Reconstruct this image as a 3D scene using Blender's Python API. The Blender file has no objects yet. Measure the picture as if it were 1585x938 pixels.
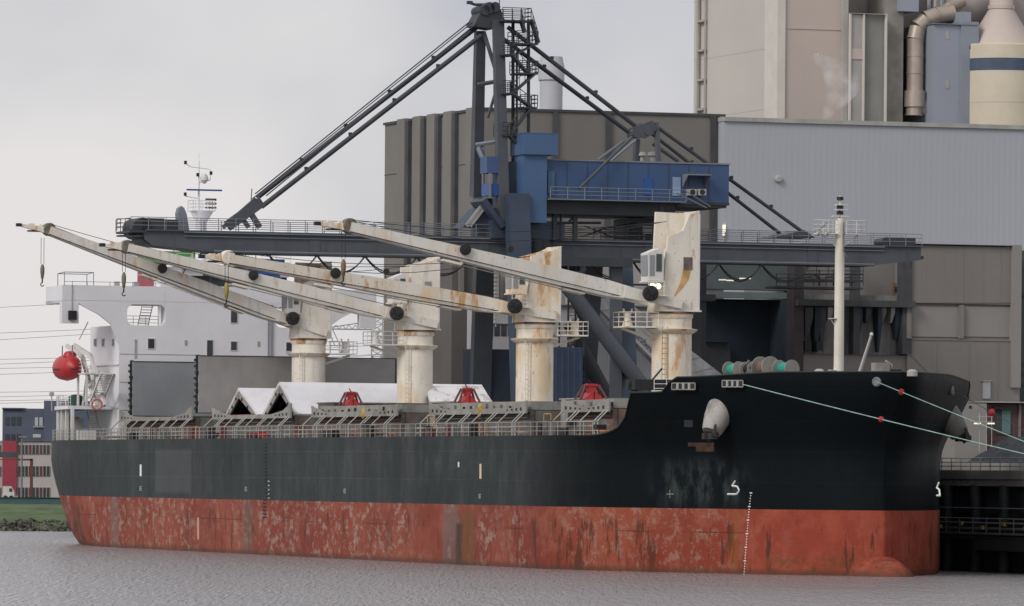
import bpy, bmesh, math, random
from mathutils import Vector, Matrix
random.seed(7)
R = math.radians
scene = bpy.context.scene
COL = scene.collection

# ------------------------------------------------------------------ camera
F, CX, CY, H, K = 9600., 792.5, 735., 7.3, .008
cam_d = bpy.data.cameras.new("camera"); cam = bpy.data.objects.new("camera", cam_d); COL.objects.link(cam)
cam_d.sensor_width = 36; cam_d.lens = F*36/1585; cam_d.shift_y = (CY-469)/1585; cam_d.clip_start = 1; cam_d.clip_end = 30000
cr, sr = math.cos(K), math.sin(K)
cam.matrix_world = Matrix(((cr, -sr, 0, 0), (0, 0, -1, 0), (sr, cr, 0, H), (0, 0, 0, 1)))
scene.camera = cam
# ------------------------------------------------------------------ sky, sun, exposure
SUN_EL, SUN_AZ = 36, -138      # azimuth of the sun measured from +Y towards +X
world = bpy.data.worlds.new("World"); scene.world = world; world.use_nodes = True
nt = world.node_tree; nt.nodes.clear()
def N(t, **k):
    n = nt.nodes.new(t)
    for a, b in k.items(): setattr(n, a, b)
    return n
sky = N('ShaderNodeTexSky', sky_type='NISHITA', sun_disc=False); sky.sun_elevation = R(SUN_EL); sky.sun_rotation = R(SUN_AZ); sky.dust_density = 3
bg1 = N('ShaderNodeBackground'); bg1.inputs[1].default_value = .07; nt.links.new(sky.outputs[0], bg1.inputs[0])
tc = N('ShaderNodeTexCoord'); mp = N('ShaderNodeMapping'); mp.inputs['Location'].default_value = (-3.919, 0.356, 4.489); mp.inputs['Scale'].default_value = (1, 1, 1.3)
nt.links.new(tc.outputs['Generated'], mp.inputs[0])
nz = N('ShaderNodeTexNoise'); nz.inputs['Scale'].default_value = 5; nz.inputs['Detail'].default_value = 5; nz.inputs['Roughness'].default_value = .5; nz.inputs['Distortion'].default_value = .3
nt.links.new(mp.outputs[0], nz.inputs['Vector'])
rmp = N('ShaderNodeValToRGB'); e = rmp.color_ramp.elements
e[0].position = .32; e[0].color = (.43, .45, .51, 1); e[1].position = .54; e[1].color = (.76, .735, .73, 1)
nt.links.new(nz.outputs[0], rmp.inputs[0])
bg2 = N('ShaderNodeBackground'); bg2.inputs[1].default_value = .9; nt.links.new(rmp.outputs[0], bg2.inputs[0])
mx = N('ShaderNodeMixShader'); mx.inputs[0].default_value = .9
nt.links.new(bg1.outputs[0], mx.inputs[1]); nt.links.new(bg2.outputs[0], mx.inputs[2])
wo = N('ShaderNodeOutputWorld'); nt.links.new(mx.outputs[0], wo.inputs[0])
sun_d = bpy.data.lights.new("sun", 'SUN'); sun_d.energy = 1.5; sun_d.angle = R(22); sun_d.color = (1, .95, .9)
sun = bpy.data.objects.new("sun", sun_d); COL.objects.link(sun)
sd = Vector((math.sin(R(SUN_AZ))*math.cos(R(SUN_EL)), math.cos(R(SUN_AZ))*math.cos(R(SUN_EL)), math.sin(R(SUN_EL))))
sun.rotation_euler = sd.to_track_quat('Z', 'Y').to_euler()
vs = scene.view_settings; vs.view_transform = 'Standard'; vs.look = 'None'; vs.exposure = .3; vs.gamma = 1
scene.cycles.volume_bounces = 1; scene.cycles.max_bounces = 6; scene.cycles.diffuse_bounces = 3; scene.cycles.volume_step_rate = 5

# ------------------------------------------------------------------ site frame: a = along the ship towards the bow, b = towards the quay, z = up from the water
OX, OY = 19.44, 482.9
TH = math.atan(3392/9600); U = (math.sin(TH), -math.cos(TH)); V = (math.cos(TH), math.sin(TH)); ROT = math.atan2(U[1], U[0])
def world_of(p): return (OX+p[0]*U[0]+p[1]*V[0], OY+p[0]*U[1]+p[1]*V[1], p[2])
def site_of(w):
    dx, dy = w[0]-OX, w[1]-OY
    return (dx*U[0]+dy*U[1], dx*V[0]+dy*V[1], w[2])
C0 = site_of((0, 0, H))
def ray(px, py):
    x = (px-CX)/F; z = (CY-py)/F
    X = x*cr-z*sr; Z = x*sr+z*cr
    return (X*U[0]+U[1], X*V[0]+V[1], Z)
def cast(px, py, i, val):
    d = ray(px, py); t = (val-C0[i])/d[i]
    return tuple(C0[k]+t*d[k] for k in range(3))
def at_b(px, py, b): return cast(px, py, 1, b)
def at_a(px, py, a): return cast(px, py, 0, a)
def at_Y(px, py, Y):
    x = (px-CX)/F; z = (CY-py)/F
    return ((x*cr-z*sr)*Y, Y, H+(x*sr+z*cr)*Y)

# ------------------------------------------------------------------ materials
MATS = {}
class NB:
    def __init__(s, name):
        s.m = bpy.data.materials.new(name); s.m.use_nodes = True; s.t = s.m.node_tree; s.t.nodes.clear()
        s.out = s.n('ShaderNodeOutputMaterial'); s.p = s.n('ShaderNodeBsdfPrincipled'); s.l(s.p.outputs[0], s.out.inputs[0])
        s.tc = s.n('ShaderNodeTexCoord'); s.co = s.tc.outputs['Object']
    def n(s, t, **k):
        x = s.t.nodes.new(t)
        for a, b in k.items(): setattr(x, a, b)
        return x
    def l(s, a, b): s.t.links.new(a, b)
    def noise(s, scale, sc=(1, 1, 1), detail=4, rough=.6, loc=(0, 0, 0)):
        m = s.n('ShaderNodeMapping'); m.inputs['Scale'].default_value = sc; m.inputs['Location'].default_value = loc; s.l(s.co, m.inputs[0])
        x = s.n('ShaderNodeTexNoise'); x.inputs['Scale'].default_value = scale; x.inputs['Detail'].default_value = detail; x.inputs['Roughness'].default_value = rough
        s.l(m.outputs[0], x.inputs['Vector']); return x.outputs[0]
    def step(s, v, lo, hi):
        m = s.n('ShaderNodeMapRange', interpolation_type='SMOOTHSTEP'); m.inputs[1].default_value = lo; m.inputs[2].default_value = hi; s.l(v, m.inputs[0]); return m.outputs[0]
    def math(s, op, a, b=0.):
        m = s.n('ShaderNodeMath', operation=op)
        for i, q in enumerate((a, b)):
            if isinstance(q, (int, float)): m.inputs[i].default_value = q
            else: s.l(q, m.inputs[i])
        return m.outputs[0]
    def mix(s, fac, a, b):
        m = s.n('ShaderNodeMix', data_type='RGBA')
        for i, q in ((0, fac), (6, a), (7, b)):
            if isinstance(q, (int, float)): m.inputs[i].default_value = q
            elif isinstance(q, tuple): m.inputs[i].default_value = (*q[:3], 1)
            else: s.l(q, m.inputs[i])
        return m.outputs[2]
    def sep(s):
        x = s.n('ShaderNodeSeparateXYZ'); s.l(s.co, x.inputs[0]); return x.outputs
    def bump(s, h, strength=.3, dist=.05):
        b = s.n('ShaderNodeBump'); b.inputs['Strength'].default_value = strength; b.inputs['Distance'].default_value = dist
        s.l(h, b.inputs['Height']); s.l(b.outputs[0], s.p.inputs['Normal'])
def mat(name, col, rough=.6, metal=0., var=.18, scale=.35, streak=0., scol=(.22, .10, .04), sth=.55, blot=0., bcol=(.05, .045, .04), bump=0., ribs=None, spec=.5):
    b = NB(name); c = col
    dark = tuple(x*(1-var) for x in col); lite = tuple(min(1, x*(1+var)) for x in col)
    c = b.mix(b.step(b.noise(scale, detail=5), .3, .7), dark, lite)
    if blot:
        c = b.mix(b.math('MULTIPLY', b.step(b.noise(.5, (1, 1, .6), 6, .7, (3, 9, 1)), .49, .62), blot), c, bcol)
    if streak:
        f = b.math('MULTIPLY', b.step(b.noise(1.3, (1, 1, .12), 5, .65), sth, sth+.15), streak)
        c = b.mix(f, c, scol)
    if ribs:
        w = b.n('ShaderNodeTexWave', wave_type='BANDS', bands_direction=ribs[0]); w.inputs['Scale'].default_value = ribs[1]; b.l(b.co, w.inputs[0])
        b.bump(w.outputs[0], ribs[2], .1)
        c = b.mix(b.math('MULTIPLY', b.step(w.outputs[0], .0, .35), -.12), c, c) if False else c
    elif bump: b.bump(b.noise(6), bump, .02)
    b.l(c, b.p.inputs['Base Color']) if not isinstance(c, tuple) else None
    b.p.inputs['Roughness'].default_value = rough; b.p.inputs['Metallic'].default_value = metal
    b.p.inputs['Specular IOR Level'].default_value = spec
    MATS[name] = b.m; return b.m
def emit(name, col, st):
    b = NB(name); b.p.inputs['Base Color'].default_value = (*col, 1); b.p.inputs['Emission Color'].default_value = (*col, 1); b.p.inputs['Emission Strength'].default_value = st
    return b.m
RUST = (.24, .10, .035)
m_white = mat('white_paint', (.70, .70, .735), .5, var=.05, scale=.2, streak=.25, scol=(.42, .38, .36), sth=.62)
m_trim = mat('white_trim', (.6, .59, .58), .5, var=.1)
def crane_paint(name, base, amt, th, seed):
    b = NB(name); c = b.mix(b.step(b.noise(.5, detail=5), .3, .7), tuple(x*.93 for x in base), tuple(min(1, x*1.05) for x in base))
    c = b.mix(b.math('MULTIPLY', b.step(b.noise(.35, (1, 1, .45), 5, .6, (seed, 2, 0)), th, th+.14), amt*.8), c, (.62, .46, .27))
    k = b.math('MULTIPLY', b.step(b.noise(.9, (1, 1, .28), 7, .72, (seed, 5, 1)), th+.04, th+.13), b.step(b.noise(.3, (1, 1, .5), 3, .6, (seed, 1, 7)), .44, .56))
    c = b.mix(b.math('MULTIPLY', k, amt), c, (.46, .23, .07))
    c = b.mix(b.math('MULTIPLY', b.step(b.noise(3.5, (1, 1, .8), 5, .7, (seed, 0, 3)), .63, .68), .8), c, (.12, .07, .04))
    c = b.mix(b.math('MULTIPLY', b.step(b.noise(1.6, (1, 1, .1), 5, .65, (seed, 3, 3)), .54, .64), .3), c, (.38, .33, .27))
    b.l(c, b.p.inputs['Base Color']); b.p.inputs['Roughness'].default_value = .5; MATS[name] = b.m; return b.m
m_cream = crane_paint('cream_crane_paint', (.70, .66, .585), .75, .50, 2)
m_crust = crane_paint('rusty_crane_paint', (.70, .65, .56), .9, .465, 6)
m_jib = crane_paint('jib_paint', (.64, .62, .575), .55, .52, 9)
m_jibrust = crane_paint('rust_stained_jib_paint', (.64, .60, .53), .85, .48, 4)
m_rust = mat('rust', (.28, .12, .045), .85, var=.4, scale=1.5, blot=.5)
m_black = mat('black_rubber', (.012, .012, .014), .6, var=.3)
m_dark = mat('dark_void_paint', (.02, .022, .025), .8, var=.2)
m_hatch = mat('hatch_panel_grey', (.235, .25, .27), .55, var=.1, scale=.25, streak=.25, scol=(.27, .27, .27), sth=.5)
m_hatch2 = mat('hatch_panel_warm_grey', (.29, .285, .285), .6, var=.14, scale=.25, streak=.35, scol=(.33, .315, .31), sth=.48)
m_hwhite = mat('weathered_white_hatch_top', (.68, .68, .72), .6, var=.05, blot=.18, bcol=(.42, .36, .34))
m_hwhite2 = mat('scraped_white_hatch_top', (.62, .62, .64), .6, var=.08, blot=.9, bcol=(.33, .27, .25))
m_coam = mat('coaming_grey', (.27, .265, .25), .65, var=.18, streak=.5, scol=(.2, .13, .09), sth=.54, blot=.4, bcol=(.12, .10, .09))
m_coamd = mat('old_deck_steel', (.13, .135, .13), .75, var=.3, scale=1, streak=.5, scol=(.2, .10, .07), sth=.5, blot=.5, bcol=(.2, .08, .05))
m_stay = mat('stay_grey', (.34, .34, .325), .6, var=.15, streak=.3)
m_red = mat('grab_red', (.36, .025, .03), .5, var=.25, scale=1.5)
m_dred = mat('dull_red_arm', (.11, .03, .035), .6, var=.25)
m_boat = mat('lifeboat_red', (.40, .02, .025), .45, var=.12, scale=1)
m_yel = mat('yellow_paint', (.33, .24, .07), .7, var=.3, scale=2)
m_rope = mat('mooring_rope', (.26, .42, .38), .8, var=.2, scale=2)
m_rope2 = mat('dark_mooring_rope', (.05, .06, .10), .8)
m_teal = mat('teal_rope', (.02, .27, .20), .8, var=.2)
m_deck = mat('deck_green', (.06, .09, .08), .8, var=.3)
m_steel = mat('quay_crane_grey', (.062, .071, .086), .55, var=.14, scale=.3, streak=.2, scol=(.05, .05, .055))
m_steeld = mat('quay_crane_dark', (.033, .038, .047), .6, var=.2)
m_navy = mat('quay_crane_navy', (.035, .052, .085), .6, var=.15)
m_blue = mat('machine_house_blue', (.036, .078, .18), .5, var=.08, scale=.2, streak=.25, scol=(.045, .07, .12))
m_blue2 = mat('elevator_shaft_blue', (.052, .108, .22), .5, var=.06)
m_cab = mat('bright_cab_blue', (.012, .07, .26), .4, var=.06)
m_conc = mat('brown_ribbed_cladding', (.14, .125, .108), .8, var=.12, scale=.05, streak=.35, scol=(.14, .128, .115), sth=.45, ribs=('Y', .9, .25))
m_concb = mat('brown_ribbed_cladding_side', (.17, .163, .155), .8, var=.12, scale=.05, streak=.3, scol=(.17, .16, .148), sth=.45)
m_corr = mat('grey_corrugated_sheet', (.375, .40, .44), .6, var=.05, scale=.03, streak=.2, scol=(.35, .37, .405))
m_boil = mat('boiler_house_sheet', (.47, .45, .42), .8, var=.06, scale=.03)
m_boilp = mat('boiler_house_pink_sheet', (.46, .395, .36), .8, var=.07, scale=.04, streak=.3, scol=(.42, .35, .31))
m_boils = mat('boiler_house_strip', (.55, .52, .48), .8, var=.05)
m_shaft = mat('stair_shaft_sheet', (.34, .325, .31), .8, var=.08)
m_duct = mat('duct_metal', (.38, .33, .28), .4, .35, var=.2, scale=.15)
m_tower = mat('blue_grey_tower_sheet', (.26, .285, .345), .6, var=.06, scale=.05)
m_silo = mat('cream_silo_paint', (.52, .47, .37), .6, var=.05, streak=.15, scol=(.46, .38, .28))
m_band = mat('navy_band_paint', (.05, .07, .12), .6)
m_beige = mat('beige_panel', (.20, .188, .18), .8, var=.07, scale=.1, streak=.25, scol=(.17, .15, .14), sth=.5)
m_beige2 = mat('pale_panel', (.25, .24, .23), .7, var=.07, scale=.1)
m_pale = mat('pale_plaster', (.36, .36, .38), .8, var=.06, scale=.1, streak=.2, scol=(.3, .29, .28))
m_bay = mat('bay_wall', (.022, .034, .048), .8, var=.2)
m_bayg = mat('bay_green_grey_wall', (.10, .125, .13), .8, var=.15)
m_baybeam = mat('bay_beam', (.16, .20, .21), .8, var=.1)
m_col = mat('dark_concrete_column', (.055, .058, .066), .8, var=.2, streak=.3, scol=(.08, .075, .07))
m_colr = mat('dark_reddish_column', (.05, .04, .045), .8, var=.2)
m_green = mat('green_grey_beam', (.055, .065, .065), .8, var=.2)
m_stack = mat('pale_stack_sheet', (.42, .43, .46), .7, var=.05, scale=.08)
m_quay = mat('quay_concrete', (.16, .155, .15), .85, var=.2, bump=.3)
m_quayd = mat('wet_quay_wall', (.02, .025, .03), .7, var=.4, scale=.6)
m_quayp = mat('quay_rail_steel', (.16, .17, .18), .7, var=.2)
m_coal = mat('coal', (.022, .026, .033), .9, var=.4, scale=1.2, bump=.8)
m_glass = mat('dark_glass', (.03, .035, .045), .15, var=.2)
m_glassg = mat('green_glass', (.04, .07, .06), .15, var=.2)
m_glassl = mat('pale_window', (.38, .40, .42), .4, var=.1)
m_lbl = mat('dark_blue_cladding', (.075, .09, .135), .7, var=.1)
m_lwh = mat('pale_facade', (.42, .38, .38), .8, var=.05)
m_lred = mat('crimson_facade', (.28, .035, .06), .7, var=.08)
m_teald = mat('dull_teal_fence', (.045, .095, .10), .7, var=.15)
m_grass = mat('grass', (.07, .105, .042), .95, var=.35, scale=.3, bump=.5)
m_land = mat('yard_ground', (.14, .135, .13), .9, var=.2)
m_stone = mat('bank_stone', (.085, .085, .075), .9, var=.45, scale=1.5)
m_mark = mat('white_mark', (.72, .74, .74), .6, var=.05)
m_marky = mat('yellowed_mark', (.66, .56, .40), .6, var=.1)
m_galv = mat('galvanised_rail', (.16, .18, .21), .6, var=.1)
m_grn = mat('funnel_green', (.07, .24, .06), .5, var=.1)
m_fred = mat('funnel_red', (.34, .045, .07), .5, var=.08)
m_bred = mat('brick_red_wall', (.10, .06, .062), .8, var=.12)
m_lamp = emit('lamp_glow', (1, .93, .65), 1.2)
m_lampw = emit('strip_light', (1, .93, .75), .4)

def hull_material():
    b = NB('ship_hull_paint'); x, y, z = b.sep()[:3]
    # topsides: grey black paint with scuffs and plate tints
    top = b.mix(b.step(b.noise(.08, (1, 1, .5), 4), .35, .65), (.006, .012, .014), (.016, .025, .026))
    top = b.mix(b.math('MULTIPLY', b.step(b.noise(.18, (1, 1, .8), 7, .7, (4, 0, 2)), .52, .70), .35), top, (.075, .085, .088))
    top = b.mix(b.math('MULTIPLY', b.step(b.noise(.9, (.5, 1, .1), 5, .7), .52, .66), .3), top, (.065, .066, .064))
    top = b.mix(b.math('MULTIPLY', b.step(b.noise(.05, (1, 1, .3), 3, .5, (9, 0, 0)), .5, .62), .4), top, (.012, .016, .024))
    br = b.n('ShaderNodeTexBrick'); br.inputs['Scale'].default_value = 1; br.inputs['Mortar Size'].default_value = .045; br.inputs['Brick Width'].default_value = 9; br.inputs['Row Height'].default_value = 2.3
    br.inputs['Color1'].default_value = (1, 1, 1, 1); br.inputs['Color2'].default_value = (.72, .74, .78, 1); br.inputs['Mortar'].default_value = (1.7, 1.7, 1.7, 1)
    cb = b.n('ShaderNodeCombineXYZ'); b.l(x, cb.inputs[0]); b.l(z, cb.inputs[1]); b.l(cb.outputs[0], br.inputs[0])
    mul = b.n('ShaderNodeMix', data_type='RGBA', blend_type='MULTIPLY'); mul.inputs[0].default_value = .8; b.l(top, mul.inputs[6]); b.l(br.outputs[0], mul.inputs[7]); top = mul.outputs[2]
    # bow colour darkened to stand in for its weaker sky reflection, seen frontally
    bow = b.step(b.math('ADD', x, b.math('MULTIPLY', b.noise(.3), 6)), -14, 6)
    top = b.mix(b.math('MULTIPLY', bow, .9), top, (.0025, .0045, .006))
    # a paler repainted rectangle near the stern and a dark one beside it
    def band(c, lo, hi, soft=.15):
        return b.math('MULTIPLY', b.step(c, lo-soft, lo+soft), b.math('SUBTRACT', 1., b.step(c, hi-soft, hi+soft)))
    a0, a1 = at_b(240, 730, -16)[0], at_b(296, 730, -16)[0]
    top = b.mix(b.math('MULTIPLY', b.math('MULTIPLY', band(x, a0, a1, .12), band(z, 5.4, 9.4, .25)), .4), top, (.085, .09, .10))
    d0, d1 = at_b(98, 730, -12.3)[0], at_b(137, 730, -15)[0]
    top = b.mix(b.math('MULTIPLY', band(x, d0, d1, .3), .55), top, (.004, .008, .012))
    # bow scuff
    s0, s1 = at_b(955, 750, -15)[0], at_b(1085, 750, -11)[0]
    sc = b.math('MULTIPLY', b.math('MULTIPLY', band(x, s0, s1, 2), band(z, 5.3, 8.2, 1)), b.step(b.noise(.5, (1.2, 1.2, .5), 6, .7), .42, .7))
    top = b.mix(b.math('MULTIPLY', sc, .5), top, (.10, .125, .13))
    # boot topping: oxide red, faded, patched, rust-streaked
    red = b.mix(b.step(b.noise(.14, (.5, 1, .6), 5, .6), .35, .65), (.19, .040, .026), (.27, .070, .042))
    red = b.mix(b.math('MULTIPLY', b.step(b.noise(.8, (.4, 1, .5), 8, .75), .49, .58), .5), red, (.29, .105, .07))
    red = b.mix(b.math('MULTIPLY', b.step(b.noise(.3, (.35, 1, .6), 6, .7, (11, 4, 3)), .5, .6), .6), red, (.20, .035, .022))
    red = b.mix(b.math('MULTIPLY', b.math('MULTIPLY', b.step(b.noise(1.7, (.45, 1, .6), 9, .8, (7, 3, 0)), .52, .56), b.step(b.noise(.16, (.5, 1, .3), 4, .7, (1, 8, 0)), .42, .54)), b.math('SUBTRACT', .75, b.math('MULTIPLY', bow, .35))), red, (.33, .24, .20))
    fore = b.step(b.math('ADD', x, b.math('MULTIPLY', b.noise(.4), 4)), 13, 20)
    red = b.mix(b.math('MULTIPLY', fore, .75), red, b.mix(b.step(b.noise(.5), .4, .65), (.24, .042, .026), (.30, .068, .04)))
    low = b.math('MULTIPLY', b.math('MULTIPLY', b.step(z, 2.2, .9), b.step(x, 15, 20)), b.step(b.noise(1.2, (1, 1, 1.6), 6, .75, (5, 5, 5)), .46, .6))
    red = b.mix(b.math('MULTIPLY', low, .75), red, (.12, .055, .03))
    zz = b.step(z, 4.4, 3.6)
    red = b.mix(b.math('MULTIPLY', b.math('MULTIPLY', b.step(b.noise(1.5, (.5, 1, .12), 7, .75, (2, 2, 2)), .54, .6), zz), .85), red, (.085, .032, .02))
    hl = b.math('MULTIPLY', band(z, 3.05, 3.13, .03), b.step(b.noise(.1, (1, 1, 0)), .47, .55))
    red = b.mix(b.math('MULTIPLY', hl, .8), red, (.06, .03, .02))
    # brown and grey vertical stains at the drains
    for px, w, col, k, zt in ((150, .7, (.09, .045, .025), .85, 4.2), (216, 1.5, (.17, .14, .13), .6, 5), (383, 1.6, (.15, .10, .09), .6, 5), (697, 1.8, (.15, .11, .10), .75, 5), (722, 2.0, (.16, .07, .03), .8, 4.6), (711, .8, (.05, .035, .03), .9, 3.6), (600, .5, (.08, .04, .03), .5, 3.6), (1150, .35, (.22, .09, .03), .6, 4.9)):
        bb = 16 if px > 250 and px < 900 else (13.5 if px < 250 else 7.6)
        a = at_b(px, 800, -bb)[0]
        wob = b.math('ADD', x, b.math('MULTIPLY', b.math('SUBTRACT', b.noise(1.1, (.3, .3, 1)), .5), 1.2))
        f = b.math('MULTIPLY', band(wob, a-w, a+w, .45), b.step(z, zt, zt-.5))
        f = b.math('MULTIPLY', f, b.step(b.noise(1.8, (1, 1, .25), 5, .7), .25, .55))
        red = b.mix(b.math('MULTIPLY', f, k), red, col)
    wet = b.step(z, .55, .12)
    red = b.mix(b.math('MULTIPLY', wet, .65), red, (.07, .045, .032))
    edge = b.math('ADD', z, b.math('MULTIPLY', b.math('SUBTRACT', b.noise(1.2), .5), .03))
    col = b.mix(b.step(edge, 4.86, 4.88), red, top)
    b.l(col, b.p.inputs['Base Color'])
    b.l(b.mix(b.step(z, 4.86, 4.88), (.75,)*3, b.mix(b.noise(.6, (1, 1, .6), 6, .7), (.36,)*3, (.62,)*3)), b.p.inputs['Roughness'])
    # frames showing faintly through the plating
    w = b.n('ShaderNodeTexWave', bands_direction='X'); w.inputs['Scale'].default_value = .12; w.inputs['Distortion'].default_value = .5; b.l(b.co, w.inputs[0])
    h = b.math('ADD', b.math('MULTIPLY', w.outputs[0], .35), b.noise(.25, (1, 1, 1), 3))
    h = b.math('ADD', b.math('MULTIPLY', h, .3), b.math('ADD', b.math('MULTIPLY', b.noise(.45, (1, 1, .8), 2), .9), b.math('MULTIPLY', br.outputs['Fac'], -.12)))
    b.bump(h, .5, .07)
    b.l(b.mix(bow, (.27,)*3, (.09,)*3), b.p.inputs['Specular IOR Level'])
    return b.m
m_hull = hull_material()
def water_material():
    b = NB('river_water'); co = b.tc.outputs['Object']
    n1 = b.noise(1., (3.0, .2, 1), 3, .65); n2 = b.noise(1., (.12, .04, 1), 3); n3 = b.noise(1., (.9, .09, 1), 3, .6)
    h = b.math('ADD', b.math('ADD', b.math('MULTIPLY', n1, 1.), b.math('MULTIPLY', n2, 1.)), b.math('MULTIPLY', n3, .5))
    b.bump(h, 1., .85)
    b.p.inputs['Base Color'].default_value = (.30, .29, .302, 1); b.p.inputs['Roughness'].default_value = .24; b.p.inputs['IOR'].default_value = 1.33
    return b.m
m_water = water_material()

# ------------------------------------------------------------------ mesh builder
class MB:
    def __init__(s): s.v = []; s.f = []; s.sm = []
    def add(s, vs, fs, smooth=False):
        k = len(s.v); s.v += [tuple(p) for p in vs]; s.f += [tuple(i+k for i in f) for f in fs]; s.sm += [smooth]*len(fs); return s
    def hexa(s, q):   # 8 corners: bottom ring 0-3, top ring 4-7
        return s.add(q, [(0, 3, 2, 1), (4, 5, 6, 7), (0, 1, 5, 4), (1, 2, 6, 5), (2, 3, 7, 6), (3, 0, 4, 7)])
    def box(s, a0, a1, b0, b1, z0, z1):
        a0, a1 = min(a0, a1), max(a0, a1); b0, b1 = min(b0, b1), max(b0, b1); z0, z1 = min(z0, z1), max(z0, z1)
        return s.hexa([(a0, b0, z0), (a1, b0, z0), (a1, b1, z0), (a0, b1, z0), (a0, b0, z1), (a1, b0, z1), (a1, b1, z1), (a0, b1, z1)])
    def cbox(s, c, sz): return s.box(c[0]-sz[0]/2, c[0]+sz[0]/2, c[1]-sz[1]/2, c[1]+sz[1]/2, c[2]-sz[2]/2, c[2]+sz[2]/2)
    def tube(s, p, q, r, r2=None, n=6, cap=True):
        p, q = Vector(p), Vector(q); d = q-p
        if d.length < 1e-6: return s
        d.normalize(); x = d.cross(Vector((0, 0, 1)) if abs(d.z) < .95 else Vector((1, 0, 0))).normalized(); y = d.cross(x)
        r2 = r if r2 is None else r2; vs = []
        for c, rr in ((p, r), (q, r2)):
            for i in range(n):
                t = 2*math.pi*i/n; vs.append(c+(x*math.cos(t)+y*math.sin(t))*rr)
        fs = [(i, (i+1) % n, n+(i+1) % n, n+i) for i in range(n)]
        s.add(vs, fs, n > 6)
        if cap: s.add(vs[:n], [tuple(range(n))[::-1]]); s.add(vs[n:], [tuple(range(n))])
        return s
    def path(s, pts, r, n=5):
        for p, q in zip(pts, pts[1:]): s.tube(p, q, r, n=n)
        return s
    def beam(s, p, q, w, h, w2=None, h2=None):   # rectangular beam, w horizontal, h in the vertical plane
        p, q = Vector(p), Vector(q); d = (q-p).normalized(); up = Vector((0, 0, 1)) if abs(d.z) < .97 else Vector((1, 0, 0))
        x = d.cross(up).normalized(); y = x.cross(d); w2 = w if w2 is None else w2; h2 = h if h2 is None else h2
        return s.hexa([p-x*w/2-y*h/2, p+x*w/2-y*h/2, q+x*w2/2-y*h2/2, q-x*w2/2-y*h2/2, p-x*w/2+y*h/2, p+x*w/2+y*h/2, q+x*w2/2+y*h2/2, q-x*w2/2+y*h2/2])
    def prism(s, poly, off):      # polygon of 3-D points extruded by a vector
        n = len(poly); o = Vector(off); q = [Vector(p) for p in poly]; vs = q+[p+o for p in q]
        return s.add(vs, [tuple(range(n))[::-1], tuple(range(n, 2*n))]+[(i, (i+1) % n, n+(i+1) % n, n+i) for i in range(n)])
    def lathe(s, c, prof, n=24, axis=(0, 0, 1)):   # prof: list of (radius, height) along axis from c
        ax = Vector(axis).normalized(); x = ax.cross(Vector((0, 0, 1)) if abs(ax.z) < .95 else Vector((1, 0, 0))).normalized(); y = ax.cross(x); c = Vector(c)
        vs = []; 
        for r, h in prof:
            for i in range(n):
                t = 2*math.pi*i/n; vs.append(c+ax*h+(x*math.cos(t)+y*math.sin(t))*max(r, .001))
        cur = []; segs = []
        for k in range(len(prof)-1):
            d = Vector((prof[k+1][0]-prof[k][0], prof[k+1][1]-prof[k][1]))
            if cur and d.length > 1e-6 and cur[-1][1].length > 1e-6 and d.angle(cur[-1][1]) > .6: segs.append([c[0] for c in cur]); cur = []
            cur.append((k, d))
        segs.append([c[0] for c in cur])
        for g in segs:
            v0 = vs[g[0]*n:(g[-1]+2)*n]; s.add(v0, [(k*n+i, k*n+(i+1) % n, (k+1)*n+(i+1) % n, (k+1)*n+i) for k in range(len(g)) for i in range(n)], True)
        s.add(vs[:n], [tuple(range(n))[::-1]]); s.add(vs[-n:], [tuple(range(n))]); return s
    def rail(s, pts, h=1.05, step=1.6, r=.03, n=3):
        pts = [Vector(p) for p in pts]; up = Vector((0, 0, 1))
        for p, q in zip(pts, pts[1:]):
            L = (q-p).length; k = max(1, round(L/step))
            for i in range(k+1): s.tube(p+(q-p)*(i/k), p+(q-p)*(i/k)+up*h, r, n=4, cap=False)
            for j in range(1, n+1): s.tube(p+up*h*j/n, q+up*h*j/n, r*.85, n=4, cap=False)
        return s
    def build(s, name, m, parent=None, org=(0, 0, 0), kind=None):
        me = bpy.data.meshes.new(name); o3 = Vector(org)
        me.from_pydata([tuple(Vector(p)-o3) for p in s.v], [], s.f)
        for p, k in zip(me.polygons, s.sm): p.use_smooth = k
        bm = bmesh.new(); bm.from_mesh(me); bmesh.ops.recalc_face_normals(bm, faces=bm.faces); bm.to_mesh(me); bm.free()
        for x in (m if isinstance(m, (list, tuple)) else [m]): me.materials.append(x)
        o = bpy.data.objects.new(name, me); COL.objects.link(o)
        if parent is not None: o.parent = parent
        if kind: o['kind'] = kind
        return o
class Thing:
    """an Empty in the site frame; parts are built in site coordinates and stored relative to it"""
    def __init__(s, name, org, label, cat, group=None, world_frame=False):
        s.o = bpy.data.objects.new(name, None); COL.objects.link(s.o); s.org = org; s.o.empty_display_size = .5
        if world_frame: s.o.location = org
        else: s.o.location = world_of(org); s.o.rotation_euler = (0, 0, ROT)
        s.o['label'] = label; s.o['category'] = cat
        if group: s.o['group'] = group
    def part(s, mb, name, m, parent=None, kind=None, label=None):
        o = mb.build(name, m, parent or s.o, s.org, kind)
        if label: o['label'] = label
        return o
    def inst(s, src, dp, parent=None):  # another copy of a part moved by dp, sharing its mesh
        o = src.copy(); COL.objects.link(o); o.parent = parent or src.parent; o.location = Vector(src.location)+Vector(dp); return o
def single(mb, name, m, org, label, cat, group=None, world_frame=False):
    o = mb.build(name, m, None, org)
    if world_frame: o.location = org
    else: o.location = world_of(org); o.rotation_euler = (0, 0, ROT)
    o['label'] = label; o['category'] = cat
    if group: o['group'] = group
    return o
def struct(mb, name, m, site=False):
    o = mb.build(name, m)
    if site: o.location = world_of((0, 0, 0)); o.rotation_euler = (0, 0, ROT)
    o['kind'] = 'structure'; return o
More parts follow.
